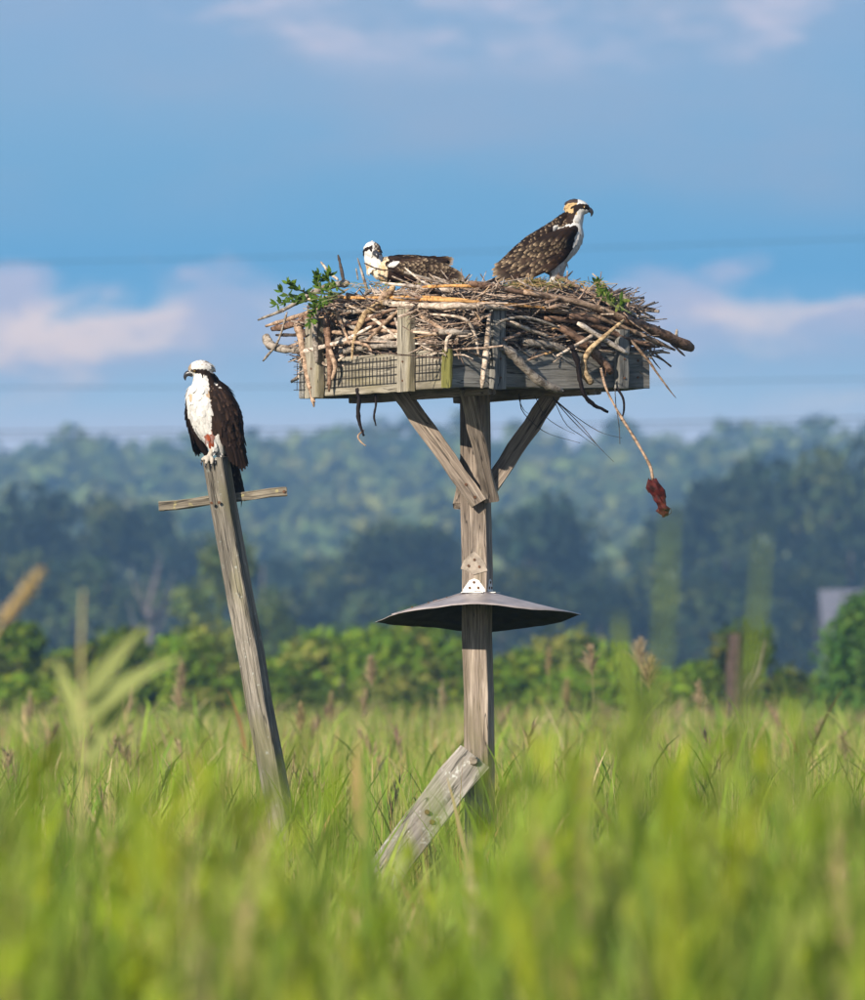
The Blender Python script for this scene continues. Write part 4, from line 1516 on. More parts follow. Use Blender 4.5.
HERO = [
    ([(297, 322), (301, 340), (306, 368), (311, 390), (314, 407)], [4.5, 4, 3.5, 3, 1.5], 'tan', 0.06),
    ([(316, 310), (315, 335), (317, 363)], [3.2, 3.5, 2.8], 'grey', 0.085),
    ([(326, 316), (328, 340), (330, 360), (329, 392)], [3.5, 4.2, 3.6, 1.6], 'brown', 0.07),
    ([(330, 350), (335, 366), (332, 380)], [2.4, 2.6, 1.4], 'tan', 0.09),
    ([(266, 335), (270, 345), (285, 349), (305, 350), (330, 346)], [4.2, 4.6, 4, 3.6, 3], 'grey', 0.0),
    ([(268, 346), (270, 338)], [2.5, 3], 'grey', 0.0),
    ([(263, 361), (278, 341), (287, 312)], [1.3, 1.3, 1.1], 'grey', 0.05),
    ([(258, 320), (285, 309), (310, 294), (330, 286), (348, 283)], [1.2, 2.0, 2.8, 3.4, 4], 'grey', 0.03),
    ([(266, 326), (295, 317), (318, 309)], [1.8, 2.3, 2.2], 'tan', 0.03),
    ([(272, 329), (290, 325), (312, 316), (330, 312)], [3.2, 3.8, 3.4, 2.6], 'brown', 0.02),
    ([(276, 335), (295, 335), (320, 334)], [1.6, 1.8, 2], 'dark', 0.02),
    ([(302, 352), (330, 345), (350, 338), (372, 326)], [3, 2.4, 2.2, 1.8], 'white', 0.06),
    ([(394, 286), (388, 295), (379, 305), (367, 312), (359, 322)], [2.4, 4.6, 5.0, 3.2, 2.4], 'root', 0.05),
    ([(391, 292), (383, 297), (376, 309)], [2.5, 3.5, 2.0], 'tan', 0.07),
    ([(366, 313), (357, 332), (353, 345), (352, 360)], [3, 2, 1.6, 1.0], 'root', 0.07),
    ([(366, 313), (358, 325), (352, 338)], [2.4, 1.6, 1.0], 'root', 0.06),
    ([(384, 303), (410, 305), (440, 306), (475, 306), (512, 308)], [2.6, 3.4, 3.6, 3.2, 2.6], 'pale', 0.075),
    ([(324, 297), (370, 298), (420, 297), (470, 300)], [1.6, 1.7, 1.6, 1.3], 'straw', 0.03),
    ([(392, 299), (440, 300), (500, 304), (555, 309)], [1.8, 1.9, 1.7, 1.2], 'straw', 0.05),
    ([(420, 287), (470, 286), (540, 292)], [1.7, 1.8, 1.3], 'straw', -0.02),
    ([(500, 346), (514, 356), (532, 375), (548, 386), (562, 391)], [4.8, 5.2, 4.6, 4.6, 3.6], 'grey', 0.06),
    ([(489, 316), (487, 345), (482, 388)], [2.0, 3.0, 2.6], 'pale', 0.11),
    ([(578, 323), (602, 338), (628, 354)], [2.6, 2.8, 2.4], 'white', 0.09),
    ([(624, 320), (604, 337), (590, 350), (584, 362), (585, 374), (592, 383)], [1.8, 2.4, 3.0, 4.0, 4.2, 4.6], 'root', 0.10),
    ([(560, 327), (580, 340), (596, 355), (612, 373)], [4.2, 5, 4.8, 4.2], 'brown', 0.05),
    ([(470, 283), (520, 292), (580, 303), (632, 322), (662, 334), (692, 348)], [3, 3.4, 4, 4.8, 5.6, 6.2], 'brown', [0.0, 0.02, 0.04, 0.05, 0.02, -0.04]),
    ([(524, 292), (580, 303), (625, 318), (652, 330)], [2.6, 3.2, 3.4, 2.0], 'tan', 0.06),
    ([(545, 309), (590, 315), (630, 330), (675, 350)], [3.4, 3.4, 3, 2], 'tan', 0.03),
    ([(545, 318), (590, 324), (630, 340), (655, 346)], [3.2, 3.2, 3, 2], 'brown', 0.04),
    ([(590, 336), (630, 339), (666, 346)], [2.2, 2.4, 1.8], 'grey', 0.02),
    ([(670, 342), (685, 356)], [1.4, 1.0], 'dark', 0.0),
    ([(676, 338), (677, 329)], [2.2, 1.0], 'grey', 0.0),
    ([(628, 337), (648, 360), (655, 370), (668, 388), (676, 398)], [1.6, 1.4, 1.2, 0.8, 0.4], 'tan', 0.05),
    ([(557, 356), (580, 343), (593, 335)], [1.6, 1.9, 1.7], 'pale', 0.1),
    ([(338, 255), (341, 268), (344, 284)], [1.2, 1.5, 1.9], 'dark', 0.0),
    ([(321, 262), (329, 272), (338, 280)], [1.3, 1.5, 1.5], 'pale', 0.0),
    ([(356, 268), (358, 280)], [0.7, 0.8], 'grey', 0.0),
    ([(404, 330), (450, 332), (480, 334)], [3, 3.4, 2.6], 'grey', 0.03),
    ([(415, 312), (430, 322), (450, 334)], [2, 2.4, 2], 'tan', 0.04),
    ([(430, 314), (462, 318), (474, 332), (479, 357)], [1.2, 1.6, 1.6, 1.2], 'pale', 0.085),
    ([(486, 332), (505, 320), (530, 318), (560, 328)], [1.2, 1.5, 1.8, 1.2], 'grey', 0.10),
    ([(522, 342), (550, 345), (570, 352)], [4.5, 4.2, 3.2], 'grey', 0.02),
    ([(510, 322), (530, 330), (548, 336)], [2, 2.4, 1.6], 'pale', 0.05),
    ([(568, 316), (585, 318), (600, 322)], [3.4, 3.6, 3], 'brown', 0.06),
    ([(370, 342), (395, 336), (406, 336)], [3, 3.4, 2.6], 'pale', 0.02),
    ([(340, 352), (375, 346), (405, 345)], [3, 3.4, 3.4], 'grey', 0.02),
    ([(334, 306), (342, 325), (350, 345)], [1.8, 1.7, 1.2], 'tan', 0.08),
    ([(328, 309), (350, 312), (380, 311), (404, 316)], [2.2, 2.6, 2.4, 1.6], 'grey', 0.03),
    ([(332, 320), (355, 325), (385, 322), (405, 326)], [2.8, 3.0, 2.6, 2], 'brown', 0.01),
    ([(330, 332), (352, 333), (378, 330), (402, 332)], [2.0, 2.4, 2.2, 1.6], 'tan', 0.03),
    ([(338, 316), (358, 330), (384, 340)], [2, 2.2, 1.5], 'grey', 0.04),
    ([(402, 308), (388, 320), (370, 338), (362, 348)], [1.6, 2.2, 2.0, 1.2], 'tan', 0.05),
    ([(336, 340), (362, 338), (398, 344)], [2.6, 2.8, 2.2], 'grey', 0.03),
    ([(346, 304), (372, 318), (400, 340)], [1.5, 1.8, 1.4], 'pale', 0.05),
    ([(340, 326), (366, 320), (400, 306)], [1.6, 2.2, 1.6], 'brown', 0.05),
    ([(395, 318), (399, 332), (397, 347)], [1.5, 1.8, 1.2], 'white', 0.05),
    ([(330, 346), (350, 342), (366, 345), (372, 352)], [1.6, 2.0, 1.8, 1], 'tan', 0.06),
    ([(446, 352), (447, 340), (452, 334)], [1.6, 2, 1.2], 'pale', 0.05),
    ([(524, 362), (536, 357), (545, 354)], [1.0, 1.3, 0.8], 'tan', 0.03),
    ([(617, 322), (640, 325), (636, 304)], [2.0, 1.6, 2.0], 'dark', -0.05),
    ([(624, 294), (626, 302), (622, 308)], [1.6, 1.8, 1.6], 'grey', -0.05),
]
for pts, rads, mat, off_ in HERO:
    hero(pts, rads, mat, off_)
# thin twigs lying in front of the brooding bird
hero([(364, 263), (378, 269), (396, 271)], [0.8, 0.8, 0.6], 'dark', depth=29.72)
hero([(404, 272), (425, 278), (445, 282), (458, 279)], [1.2, 1.4, 1.5, 1.2], 'grey', depth=29.70)
hero([(556, 277), (566, 277), (573, 271)], [0.9, 1.0, 0.7], 'dark', depth=29.85)
hero([(558, 273), (564, 280), (571, 287)], [0.9, 1.0, 0.7], 'dark', depth=29.83)

# dry grass lining
dg = MB()
for i in range(520):
    if i < 300:
        x, y, Y = rs.gauss(533, 14), 0, 29.78 + rs.gauss(0, 0.04)
        hgt = 8.0 * math.exp(-((x - 533) / 15) ** 2)
        y = 287 - rs.random() * hgt
    else:
        x, Y = rs.uniform(345, 610), 29.75 + rs.gauss(0, 0.15)
        y = 285 + rs.gauss(0, 2.0)
    p = at(x, y, Y)
    d = Vector((rs.gauss(0, 1), rs.gauss(0, 0.7), rs.gauss(0, 0.35))).normalized()
    L = rs.uniform(0.03, 0.09)
    k = rs.uniform(0.7, 1.2)
    cc = (0.40 * k, 0.28 * k, 0.13 * k) if rs.random() < 0.75 else (0.16 * k, 0.19 * k, 0.05 * k)
    dg.tube([p - d * L / 2, p + Vector((0, 0, rs.uniform(0, .008))), p + d * L / 2], [0.0012, 0.0018, 0.0008], 3, cc)
tag(dg.build('dry_grass', M_GRASS, nest, False, True), kind='stuff')

# ---- green sprigs laid on the nest
def sprig_leaf_mesh(seed):
    r = random.Random(seed)
    V, Fs = [], []
    n = 5
    for i in range(n + 1):
        f = i / n
        w = 0.5 * math.sin(math.pi * min(1, f * 0.9 + 0.06)) ** 0.9 * 0.42
        if i == n: w = 0.01
        z = -0.25 * f * f + r.gauss(0, .02)
        V += [(f, -w, z + 0.06 * w), (f, 0, z - 0.05), (f, w, z + 0.06 * w)]
    for i in range(n):
        a = 3 * i
        Fs += [(a, a + 1, a + 4, a + 3), (a + 1, a + 2, a + 5, a + 4)]
    me = bpy.data.meshes.new('leaf')
    me.from_pydata(V, [], Fs)
    a = me.color_attributes.new('Col', 'FLOAT_COLOR', 'POINT')
    g = [(0.048, 0.095, 0.010), (0.075, 0.130, 0.014), (0.028, 0.060, 0.009), (0.12, 0.15, 0.03)][seed % 4]
    a.data.foreach_set('color', np.tile(np.array(g + (1,), dtype=np.float32), len(V)))
    me.materials.append(M_SPRIG)
    me.update()
    return me


SPL = [sprig_leaf_mesh(k) for k in range(4)]


def sprig(label, stems, nleaf, size, pal=(0, 1, 2, 3), seed=1):
    r = random.Random(seed)
    base = at(stems[0][0][0][0], stems[0][0][0][1], stems[0][1])
    e = empty('leafy_sprig', base, label, 'sprig')
    sm_ = MB()
    spots = []
    for pts, Y in stems:
        P = catmull([list(at(x, y, Y)) for x, y in pts], 10)
        sm_.tube([Vector(p) for p in P], list(np.linspace(0.005, 0.0018, 10)), 6)
        spots += [(Vector(P[i]), (Vector(P[min(9, i + 1)]) - Vector(P[i - 1])).normalized()) for i in range(2, 10)]
    sm_.build('stem', one_stick('green_stem', (0.10, 0.12, 0.05)), e, True)
    for i in range(nleaf):
        p, t = spots[i % len(spots)]
        d = (t * r.uniform(0.1, 0.8) + Vector((r.gauss(0, 1), r.gauss(0, 0.8), r.gauss(0.2, 0.8))).normalized()).normalized()
        nrm = Vector((r.gauss(-.2, .5), -0.9, r.gauss(0.6, 0.4)))
        M = frame(p, p + d, d.cross(nrm)) @ Matrix.Rotation(0, 4, 'X')
        s = size * r.uniform(0.7, 1.3)
        link('leaf', SPL[pal[r.randrange(len(pal))]], None, e, M @ Matrix.Diagonal((s, s, s, 1)))
    return e


YS = 29.72
sprig('fresh dark green leafy sprig laid over the left rim of the nest',
      [([(345, 292), (325, 298), (300, 300), (282, 292)], YS), ([(340, 294), (324, 290), (318, 282), (319, 274)], YS), ([(335, 296), (312, 300), (290, 302), (277, 304)], YS - 0.05),
       ([(338, 298), (322, 302), (312, 312), (310, 322)], YS - 0.12), ([(344, 292), (332, 284), (326, 278), (330, 274)], YS), ([(330, 294), (305, 292), (292, 286), (287, 283)], YS)], 190, 0.034, (0, 1, 2, 1), 4)
sprig('small yellow-green leafy sprig on the right rim beside the standing bird',
      [([(612, 306), (604, 298), (598, 290), (597, 282)], 29.66), ([(620, 310), (610, 302), (606, 296), (608, 292)], 29.64), ([(632, 314), (622, 308), (618, 302), (622, 300)], 29.64)], 34, 0.038, (0, 3, 2, 3), 9)

# ---- things dangling from the nest
def dangler(name, label, cat, pts, rads, mat, off=0.04, depth=None, flat=False, group=None):
    P = [list(at(x, y, depth if depth is not None else frontY(x) - off)) for x, y in pts]
    n = 4 * len(P)
    P = catmull(P, n)
    Rd = np.interp(np.linspace(0, 1, n), np.linspace(0, 1, len(rads)), rads) / 225.0
    mb = MB()
    mb.tube([Vector(p) for p in P], list(Rd), 6, jitter=0.5 if flat else 0.1)
    M = Matrix.Translation(Vector(P[0]))
    o = mb.build(name, mat, None, True, False, M)
    return tag(o, label, cat, group)


dangler('hanging_strip', 'ragged black strip hanging below the mesh-covered board', 'strip', [(357, 388), (359, 398), (358, 412), (360, 425), (364, 436)], [2.4, 2.2, 2.6, 1.8, 1.2], M_DARKSTRIP, depth=29.75, flat=True)
dangler('hanging_strip', 'thin dark twiggy strip just right of the ragged black one', 'strip', [(375, 388), (376, 404), (374, 416), (376, 426)], [1.5, 1.2, 1.2, 0.7], M_DARKSTRIP, depth=29.7, flat=True)
dangler('hanging_root', 'pale forked rootlet dangling at the lower end of the ragged black strip', 'root', [(364, 430), (358, 436), (361, 442), (366, 446)], [0.7, 1.0, 1.0, 0.5], SM['tan'], depth=29.75)
dangler('hanging_strip', 'long glossy black strip trailing down the right board and curling out below', 'strip', [(571, 345), (577, 360), (580, 380), (584, 394), (593, 404), (608, 412)], [2.6, 3.0, 2.4, 2.2, 2.2, 1.2], M_DARKSTRIP, off=0.12, flat=True)
dangler('hanging_strip', 'short curved black strip hanging under the right end of the platform', 'strip', [(617, 388), (623, 398), (624, 410), (621, 421)], [1.5, 1.4, 1.2, 0.7], M_DARKSTRIP, depth=29.72)
dangler('hanging_thread', 'thin broken dark thread beside the short curved black strip', 'thread', [(615, 388), (616, 405), (619, 425), (620, 444)], [0.5, 0.5, 0.5, 0.4], M_LINE, depth=29.74)
fl = MB()
for (pts) in ([(553, 398), (572, 420), (592, 440), (604, 452)], [(553, 398), (575, 416), (600, 432), (622, 438)], [(553, 398), (566, 424), (582, 436), (596, 446)],
              [(520, 396), (523, 412), (545, 432), (580, 443)], [(553, 397), (565, 412), (580, 428), (588, 436)], [(553, 398), (580, 424), (598, 446), (614, 462)],
              [(535, 396), (545, 416), (562, 428), (575, 434)], [(519, 394), (520, 402), (524, 410), (529, 414)]):
    P = catmull([list(at(x, y, 29.8 + rnd.gauss(0, .04))) for x, y in pts], 12)
    fl.tube([Vector(p) for p in P], [0.0022] * 4 + [0.0018] * 4 + [0.001] * 4, 4)
tag(fl.build('fibre_tuft', M_LINE, None, False, False, Matrix.Translation(at(553, 398, 29.8))), 'spray of thin dark fibres trailing out below the right brace top', 'fibres')
dt = empty('dangling_twig', at(603, 372, frontY(603) - 0.1), 'pale twig hanging below the nest with a dark red dried scrap at its tip', 'twig')
P = catmull([list(at(x, y, frontY(603) - 0.1)) for x, y in [(601, 368), (606, 388), (617, 410), (632, 434), (645, 456), (651, 468), (653, 480)]], 22)
mb = MB(); mb.tube([Vector(p) for p in P], [v * rnd.uniform(0.75, 1.2) for v in np.linspace(1.2, 1.8, 22) / 225], 7, jitter=0.3); mb.build('twig', SM['tan'], dt, True)
# crumpled scrap: folded lumpy sleeves
rc = random.Random(2)
V, Fs = [], []
spine = [(652, 479, 3.0), (654, 484, 6.2), (656, 490, 7.0), (658, 496, 6.4), (660, 501, 5.2), (661, 505, 5.0), (664, 508.5, 6.8), (662, 511.5, 5.6), (665, 514.5, 3.4), (663, 517, 0.8)]
for (x, y, r_) in spine:
    for k in range(14):
        a = 2 * math.pi * k / 14
        rr2 = r_ * (1 + rc.uniform(-0.38, 0.38))
        p = at(x, y, frontY(603) - 0.1)
        V.append(p + Vector((math.cos(a) * rr2 / 222, math.sin(a) * rr2 * 0.6 / 222, rc.uniform(-1.5, 1.5) / 222)))
for i in range(len(spine) - 1):
    for k in range(14):
        k2 = (k + 1) % 14
        Fs.append((i * 14 + k, i * 14 + k2, (i + 1) * 14 + k2, (i + 1) * 14 + k))
mb = MB(); mb.add(V, Fs)
mb.build('dried_scrap', M_REDCLUMP, dt, False)
mb = MB()
p0 = at(668, 512, frontY(603) - 0.1)
mb.tube([p0, at(671, 508, frontY(603) - 0.1), at(671, 513, frontY(603) - 0.1), at(667, 516, frontY(603) - 0.1)], 0.002, 4)
mb.tube([at(648, 482, frontY(603) - 0.1), at(646, 488, frontY(603) - 0.1), at(649, 493, frontY(603) - 0.1)], 0.002, 4)
mb.build('loose_thread', M_LINE, dt)


# ------------------------------------------------------------------ ospreys
# Each bird is laid out in "bird pixels" (x right, y away, z up; 1 px = 1/220 m) round its standing point.
BROWN = (0.013, 0.0075, 0.0055)
BROWN2 = (0.028, 0.0165, 0.0115)
WHITE = (0.52, 0.505, 0.48)
CREAM = (0.48, 0.38, 0.26)
BUFF = (0.40, 0.275, 0.135)
RUST = (0.17, 0.035, 0.012)
SKIN = (0.36, 0.32, 0.27)
PALEEDGE = (0.27, 0.20, 0.13)


class Tube:
    """Soft body limb: elliptical section along a smooth path."""
    def __init__(self, name, rows, wdir, col, n=26):
        # rows: x, y(depth), z, half width (along wdir), half thickness
        self.name, self.col = name, col
        self.R = catmull(rows, n)
        self.R[:, 3:] = np.maximum(self.R[:, 3:], 0.35)
        P = self.R[:, :3]
        T = np.gradient(P, axis=0)
        T /= np.linalg.norm(T, axis=1)[:, None]
        w = np.array(wdir, float)[None, :] - T * (T @ np.array(wdir, float))[:, None]
        w /= np.linalg.norm(w, axis=1)[:, None]
        self.P, self.T, self.W, self.B = P, T, w, np.cross(T, w)

    def geo(self, sides=18):
        V, Fs = [], []
        n = len(self.P)
        for i in range(n):
            for k in range(sides):
                a = 2 * math.pi * k / sides
                V.append(self.P[i] + self.W[i] * math.cos(a) * self.R[i, 3] + self.B[i] * math.sin(a) * self.R[i, 4])
        for i in range(n - 1):
            for k in range(sides):
                k2 = (k + 1) % sides
                Fs.append((i * sides + k, i * sides + k2, (i + 1) * sides + k2, (i + 1) * sides + k))
        c0, c1 = len(V), len(V) + 1
        V.append(self.P[0] - self.T[0] * min(self.R[0, 3:]) * 0.6)
        V.append(self.P[-1] + self.T[-1] * min(self.R[-1, 3:]) * 0.6)
        for k in range(sides):
            k2 = (k + 1) % sides
            Fs.append((c0, k2, k))
            Fs.append((c1, (n - 1) * sides + k, (n - 1) * sides + k2))
        return V, Fs

    def dist(self, X):
        best = np.full(len(X), 1e9)
        for i in range(0, len(self.P)):
            d = X - self.P[i]
            q = np.sqrt((d @ self.W[i] / self.R[i, 3]) ** 2 + (d @ self.B[i] / self.R[i, 4]) ** 2 + (d @ self.T[i] / max(2.0, 0.5 * (self.R[i, 3] + self.R[i, 4]))) ** 2)
            best = np.minimum(best, q)
        return best

    def surf(self, s, w, outward):
        """Point, outward normal and along-direction at path fraction s, across w (-1..1), on the side facing `outward`."""
        i = s * (len(self.P) - 1)
        a = int(min(i, len(self.P) - 2)); f = i - a
        L = lambda A: A[a] * (1 - f) + A[a + 1] * f
        P, T, W, B, Rr = L(self.P), L(self.T), L(self.W), L(self.B), L(self.R)
        if np.dot(B, outward) < 0: B = -B
        h = math.sqrt(max(0.0, 1 - w * w))
        p = P + W * w * Rr[3] + B * h * Rr[4]
        nrm = W * w / Rr[3] + B * h / Rr[4]
        nrm = nrm / np.linalg.norm(nrm)
        return p, nrm, T / np.linalg.norm(T)


def feather(mb_, p, nrm, d, L, w, base, tip, lift=0.7, r=None, edge=0.0):
    d = d - nrm * np.dot(d, nrm)
    d = d / (np.linalg.norm(d) + 1e-9)
    s = np.cross(d, nrm)
    prof = [0.45, 0.85, 1.0, 0.95, 0.78, 0.30]
    n = len(prof)
    V, Cc = [], []
    for i in range(n):
        f = i / (n - 1)
        q = p + d * L * f + nrm * (0.15 + lift * f - 0.35 * lift * f * f)
        ww = w * 0.5 * prof[i]
        V += [q - s * ww - nrm * 0.12 * ww, q + nrm * 0.10 * ww, q + s * ww - nrm * 0.12 * ww]
        m = 0.0 if tip is None else (1.0 if f > 0.95 else 0.12 if f > 0.75 else 0.0)
        me_ = 0.0 if tip is None else max(m, edge)
        mix = lambda k: tuple(base[j] * (1 - k) + (tip[j] if tip else base[j]) * k for j in range(3))
        Cc += [mix(me_), mix(m * 0.8), mix(me_)]
    Fs = []
    for i in range(n - 1):
        a = 3 * i
        Fs += [(a, a + 1, a + 4, a + 3), (a + 1, a + 2, a + 5, a + 4)]
    o = len(mb_.v)
    mb_.v += [tuple(v) for v in V]
    mb_.f += [tuple(i + o for i in q) for q in Fs]
    mb_.c += Cc


def wing_feathers(tube, outward, juvenile, seed, coverts=0.60, long_len=30, rows=None, wid=5.0, pale=PALEEDGE):
    r = random.Random(seed)
    mb_ = MB()
    out = np.array(outward, float)
    L0 = float(np.sum(np.linalg.norm(np.diff(tube.P, axis=0), axis=1)))
    # long flight feathers first, lowest layer
    for k in range(9):
        w = -0.85 + 1.7 * k / 8
        s0 = coverts * 0.85 + 0.02 * k
        p, nn, d = tube.surf(s0, w * 0.9, out)
        c = BROWN if r.random() < 0.6 else BROWN2
        feather(mb_, p, nn, d + np.cross(nn, d) * (-w * 0.10), L0 * (1.0 - s0) * r.uniform(0.94, 1.06) * (1.0 - 0.28 * w * w) , wid * 1.15, c, pale if juvenile else tuple(v * 1.4 for v in c), 1.2, r, 0.0)
    n_rows = rows or 11
    for j in range(n_rows - 1, -1, -1):
        s = 0.02 + coverts * j / (n_rows - 1)
        nw = 11 if juvenile else 9
        for k in range(nw):
            w = -0.93 + 1.86 * (k + (0.5 if j % 2 else 0.0)) / nw
            if abs(w) > 0.97: continue
            p, nn, d = tube.surf(min(0.98, s + r.uniform(-.012, .012)), w, out)
            kk = r.uniform(0.7, 1.5)
            c = tuple(v * kk for v in (BROWN if r.random() < 0.7 else BROWN2))
            big = 0.55 + 0.6 * j / n_rows
            L = (7.5 + 8 * big) * r.uniform(0.85, 1.15) * L0 / 75
            kp = r.uniform(0.15, 1.25)
            tipc = tuple(v * kp for v in pale) if juvenile else tuple(v * 1.7 for v in c)
            feather(mb_, p, nn, d + np.cross(nn, d) * r.gauss(0, 0.07), L, wid * (0.72 + 0.4 * big) * r.uniform(0.85, 1.1), c, tipc, 0.8, r, 0.0)
    return mb_


def bird(name, label, foot_px, foot_Y, tubes, recolour, extras, scale=1 / 220.0, voxel=0.75, group=None):
    """One continuous body mesh (union of the soft limbs) with plumage colours, then feathers, eyes and beak as parts."""
    org = at(foot_px[0], foot_px[1], foot_Y)
    e = empty(name, org, label, 'osprey', group)
    mb_ = MB()
    for t_ in tubes:
        v, f = t_.geo()
        mb_.add([Vector(p) for p in v], f)
    me = mb_.mesh('raw')
    tmp = bpy.data.objects.new('raw', me)
    C.objects.link(tmp)
    rm = tmp.modifiers.new('r', 'REMESH')
    rm.mode = 'VOXEL'
    rm.voxel_size = voxel
    smn = tmp.modifiers.new('s', 'SMOOTH')
    smn.iterations = 3
    smn.factor = 0.5
    dgp = bpy.context.evaluated_depsgraph_get()
    out = bpy.data.meshes.new_from_object(tmp.evaluated_get(dgp))
    bpy.data.objects.remove(tmp)
    bpy.data.meshes.remove(me)
    out.name = 'body'
    n = len(out.vertices)
    X = np.empty(n * 3, dtype=np.float32)
    out.vertices.foreach_get('co', X)
    X = X.reshape(-1, 3).astype(float)
    Nn = np.empty(n * 3, dtype=np.float32)
    out.vertices.foreach_get('normal', Nn)
    Nn = Nn.reshape(-1, 3).astype(float)
    D = np.stack([t_.dist(X) for t_ in tubes], 1)
    idx = D.argmin(1)
    col_ = np.array([t_.col for t_ in tubes])[idx]
    names = np.array([t_.name for t_ in tubes])[idx]
    col_ = recolour(X, Nn, names, col_.copy())
    rg = np.random.default_rng(3)
    col_ = col_ * rg.uniform(0.9, 1.1, (n, 1))
    for a in list(out.color_attributes): out.color_attributes.remove(a)
    a = out.color_attributes.new('Col', 'FLOAT_COLOR', 'POINT')
    c4 = np.ones((n, 4), dtype=np.float32)
    c4[:, :3] = col_
    a.data.foreach_set('color', c4.ravel())
    out.polygons.foreach_set('use_smooth', np.ones(len(out.polygons), dtype=bool))
    S = Matrix.Translation(org) @ Matrix.Diagonal((scale, scale, scale, 1))
    out.transform(Matrix.Diagonal((scale, scale, scale, 1)))
    out.materials.clear()
    T0 = Matrix.Translation(org)
    link('body', out, M_PLUME, e, T0)

    def part(nm, mbp, mat, colr=False, smooth=True):
        m_ = mbp.mesh(nm, smooth, colr)
        m_.transform(Matrix.Diagonal((scale, scale, scale, 1)))
        return link(nm, m_, mat, e, T0)
    # scattered contour feathers over the body
    fm = MB()
    r = random.Random(5)
    for kind, count, L, w, dirv in extras.get('contour', []):
        ids = np.where(np.isin(names, kind[0]) & kind[1](X, Nn))[0]
        if len(ids) == 0: continue
        for i in rg.choice(ids, size=min(count, len(ids)), replace=False):
            d = np.array(dirv, float) + rg.normal(size=3) * 0.15
            base = tuple(col_[i] * r.uniform(0.8, 1.15))
            tip = kind[2]
            feather(fm, X[i], Nn[i], d, L * r.uniform(0.75, 1.25), w * r.uniform(0.8, 1.2), base, tip, 0.06 if tip is None else 0.7, r)
    if fm.v: tag(part('contour_feathers', fm, M_PLUME, True), kind='stuff')
    for nm, mbp in extras.get('wings', []): tag(part(nm, mbp, M_PLUME, True), kind='stuff')
    for c, rad, fwd in extras.get('eyes', []):
        eb = MB(); f = np.array(fwd, float); f /= np.linalg.norm(f); c = np.array(c, float)
        eb.tube([Vector(c - f * rad), Vector(c - f * rad * 0.3), Vector(c + f * rad * 0.4), Vector(c + f * rad * 0.8)], [rad * 0.6, rad, rad * 0.85, rad * 0.4], 10)
        ey = part('eye', eb, M_EYE)
        pb_ = MB()
        pb_.tube([Vector(c + f * rad * 0.5), Vector(c + f * rad * 0.95)], [rad * 0.55, rad * 0.3], 8)
        pm = pb_.mesh('pupil', True); pm.transform(Matrix.Diagonal((scale, scale, scale, 1)))
        link('pupil', pm, M_PUPIL, ey, T0)
    if 'beak' in extras:
        bb = MB()
        P = catmull(extras['beak'][0], 12)
        bb.tube([Vector(p) for p in P], list(np.interp(np.linspace(0, 1, 12), np.linspace(0, 1, len(extras['beak'][1])), extras['beak'][1])), 10)
        part('beak', bb, M_BEAK)
    if 'talons' in extras:
        tb = MB()
        for pts in extras['talons']:
            tb.tube([Vector(p) for p in pts], [1.0, 0.8, 0.25], 6)
        part('talons', tb, M_BEAK)
    return e


# ---- adult on the leaning post -------------------------------------------------------------
def A(px, py, d=0.0):
    return [px - 212.0, d, 460.0 - py]


def rows(*rr):
    return [A(x, y, d) + [w, t_] for (x, y, d, w, t_) in rr]


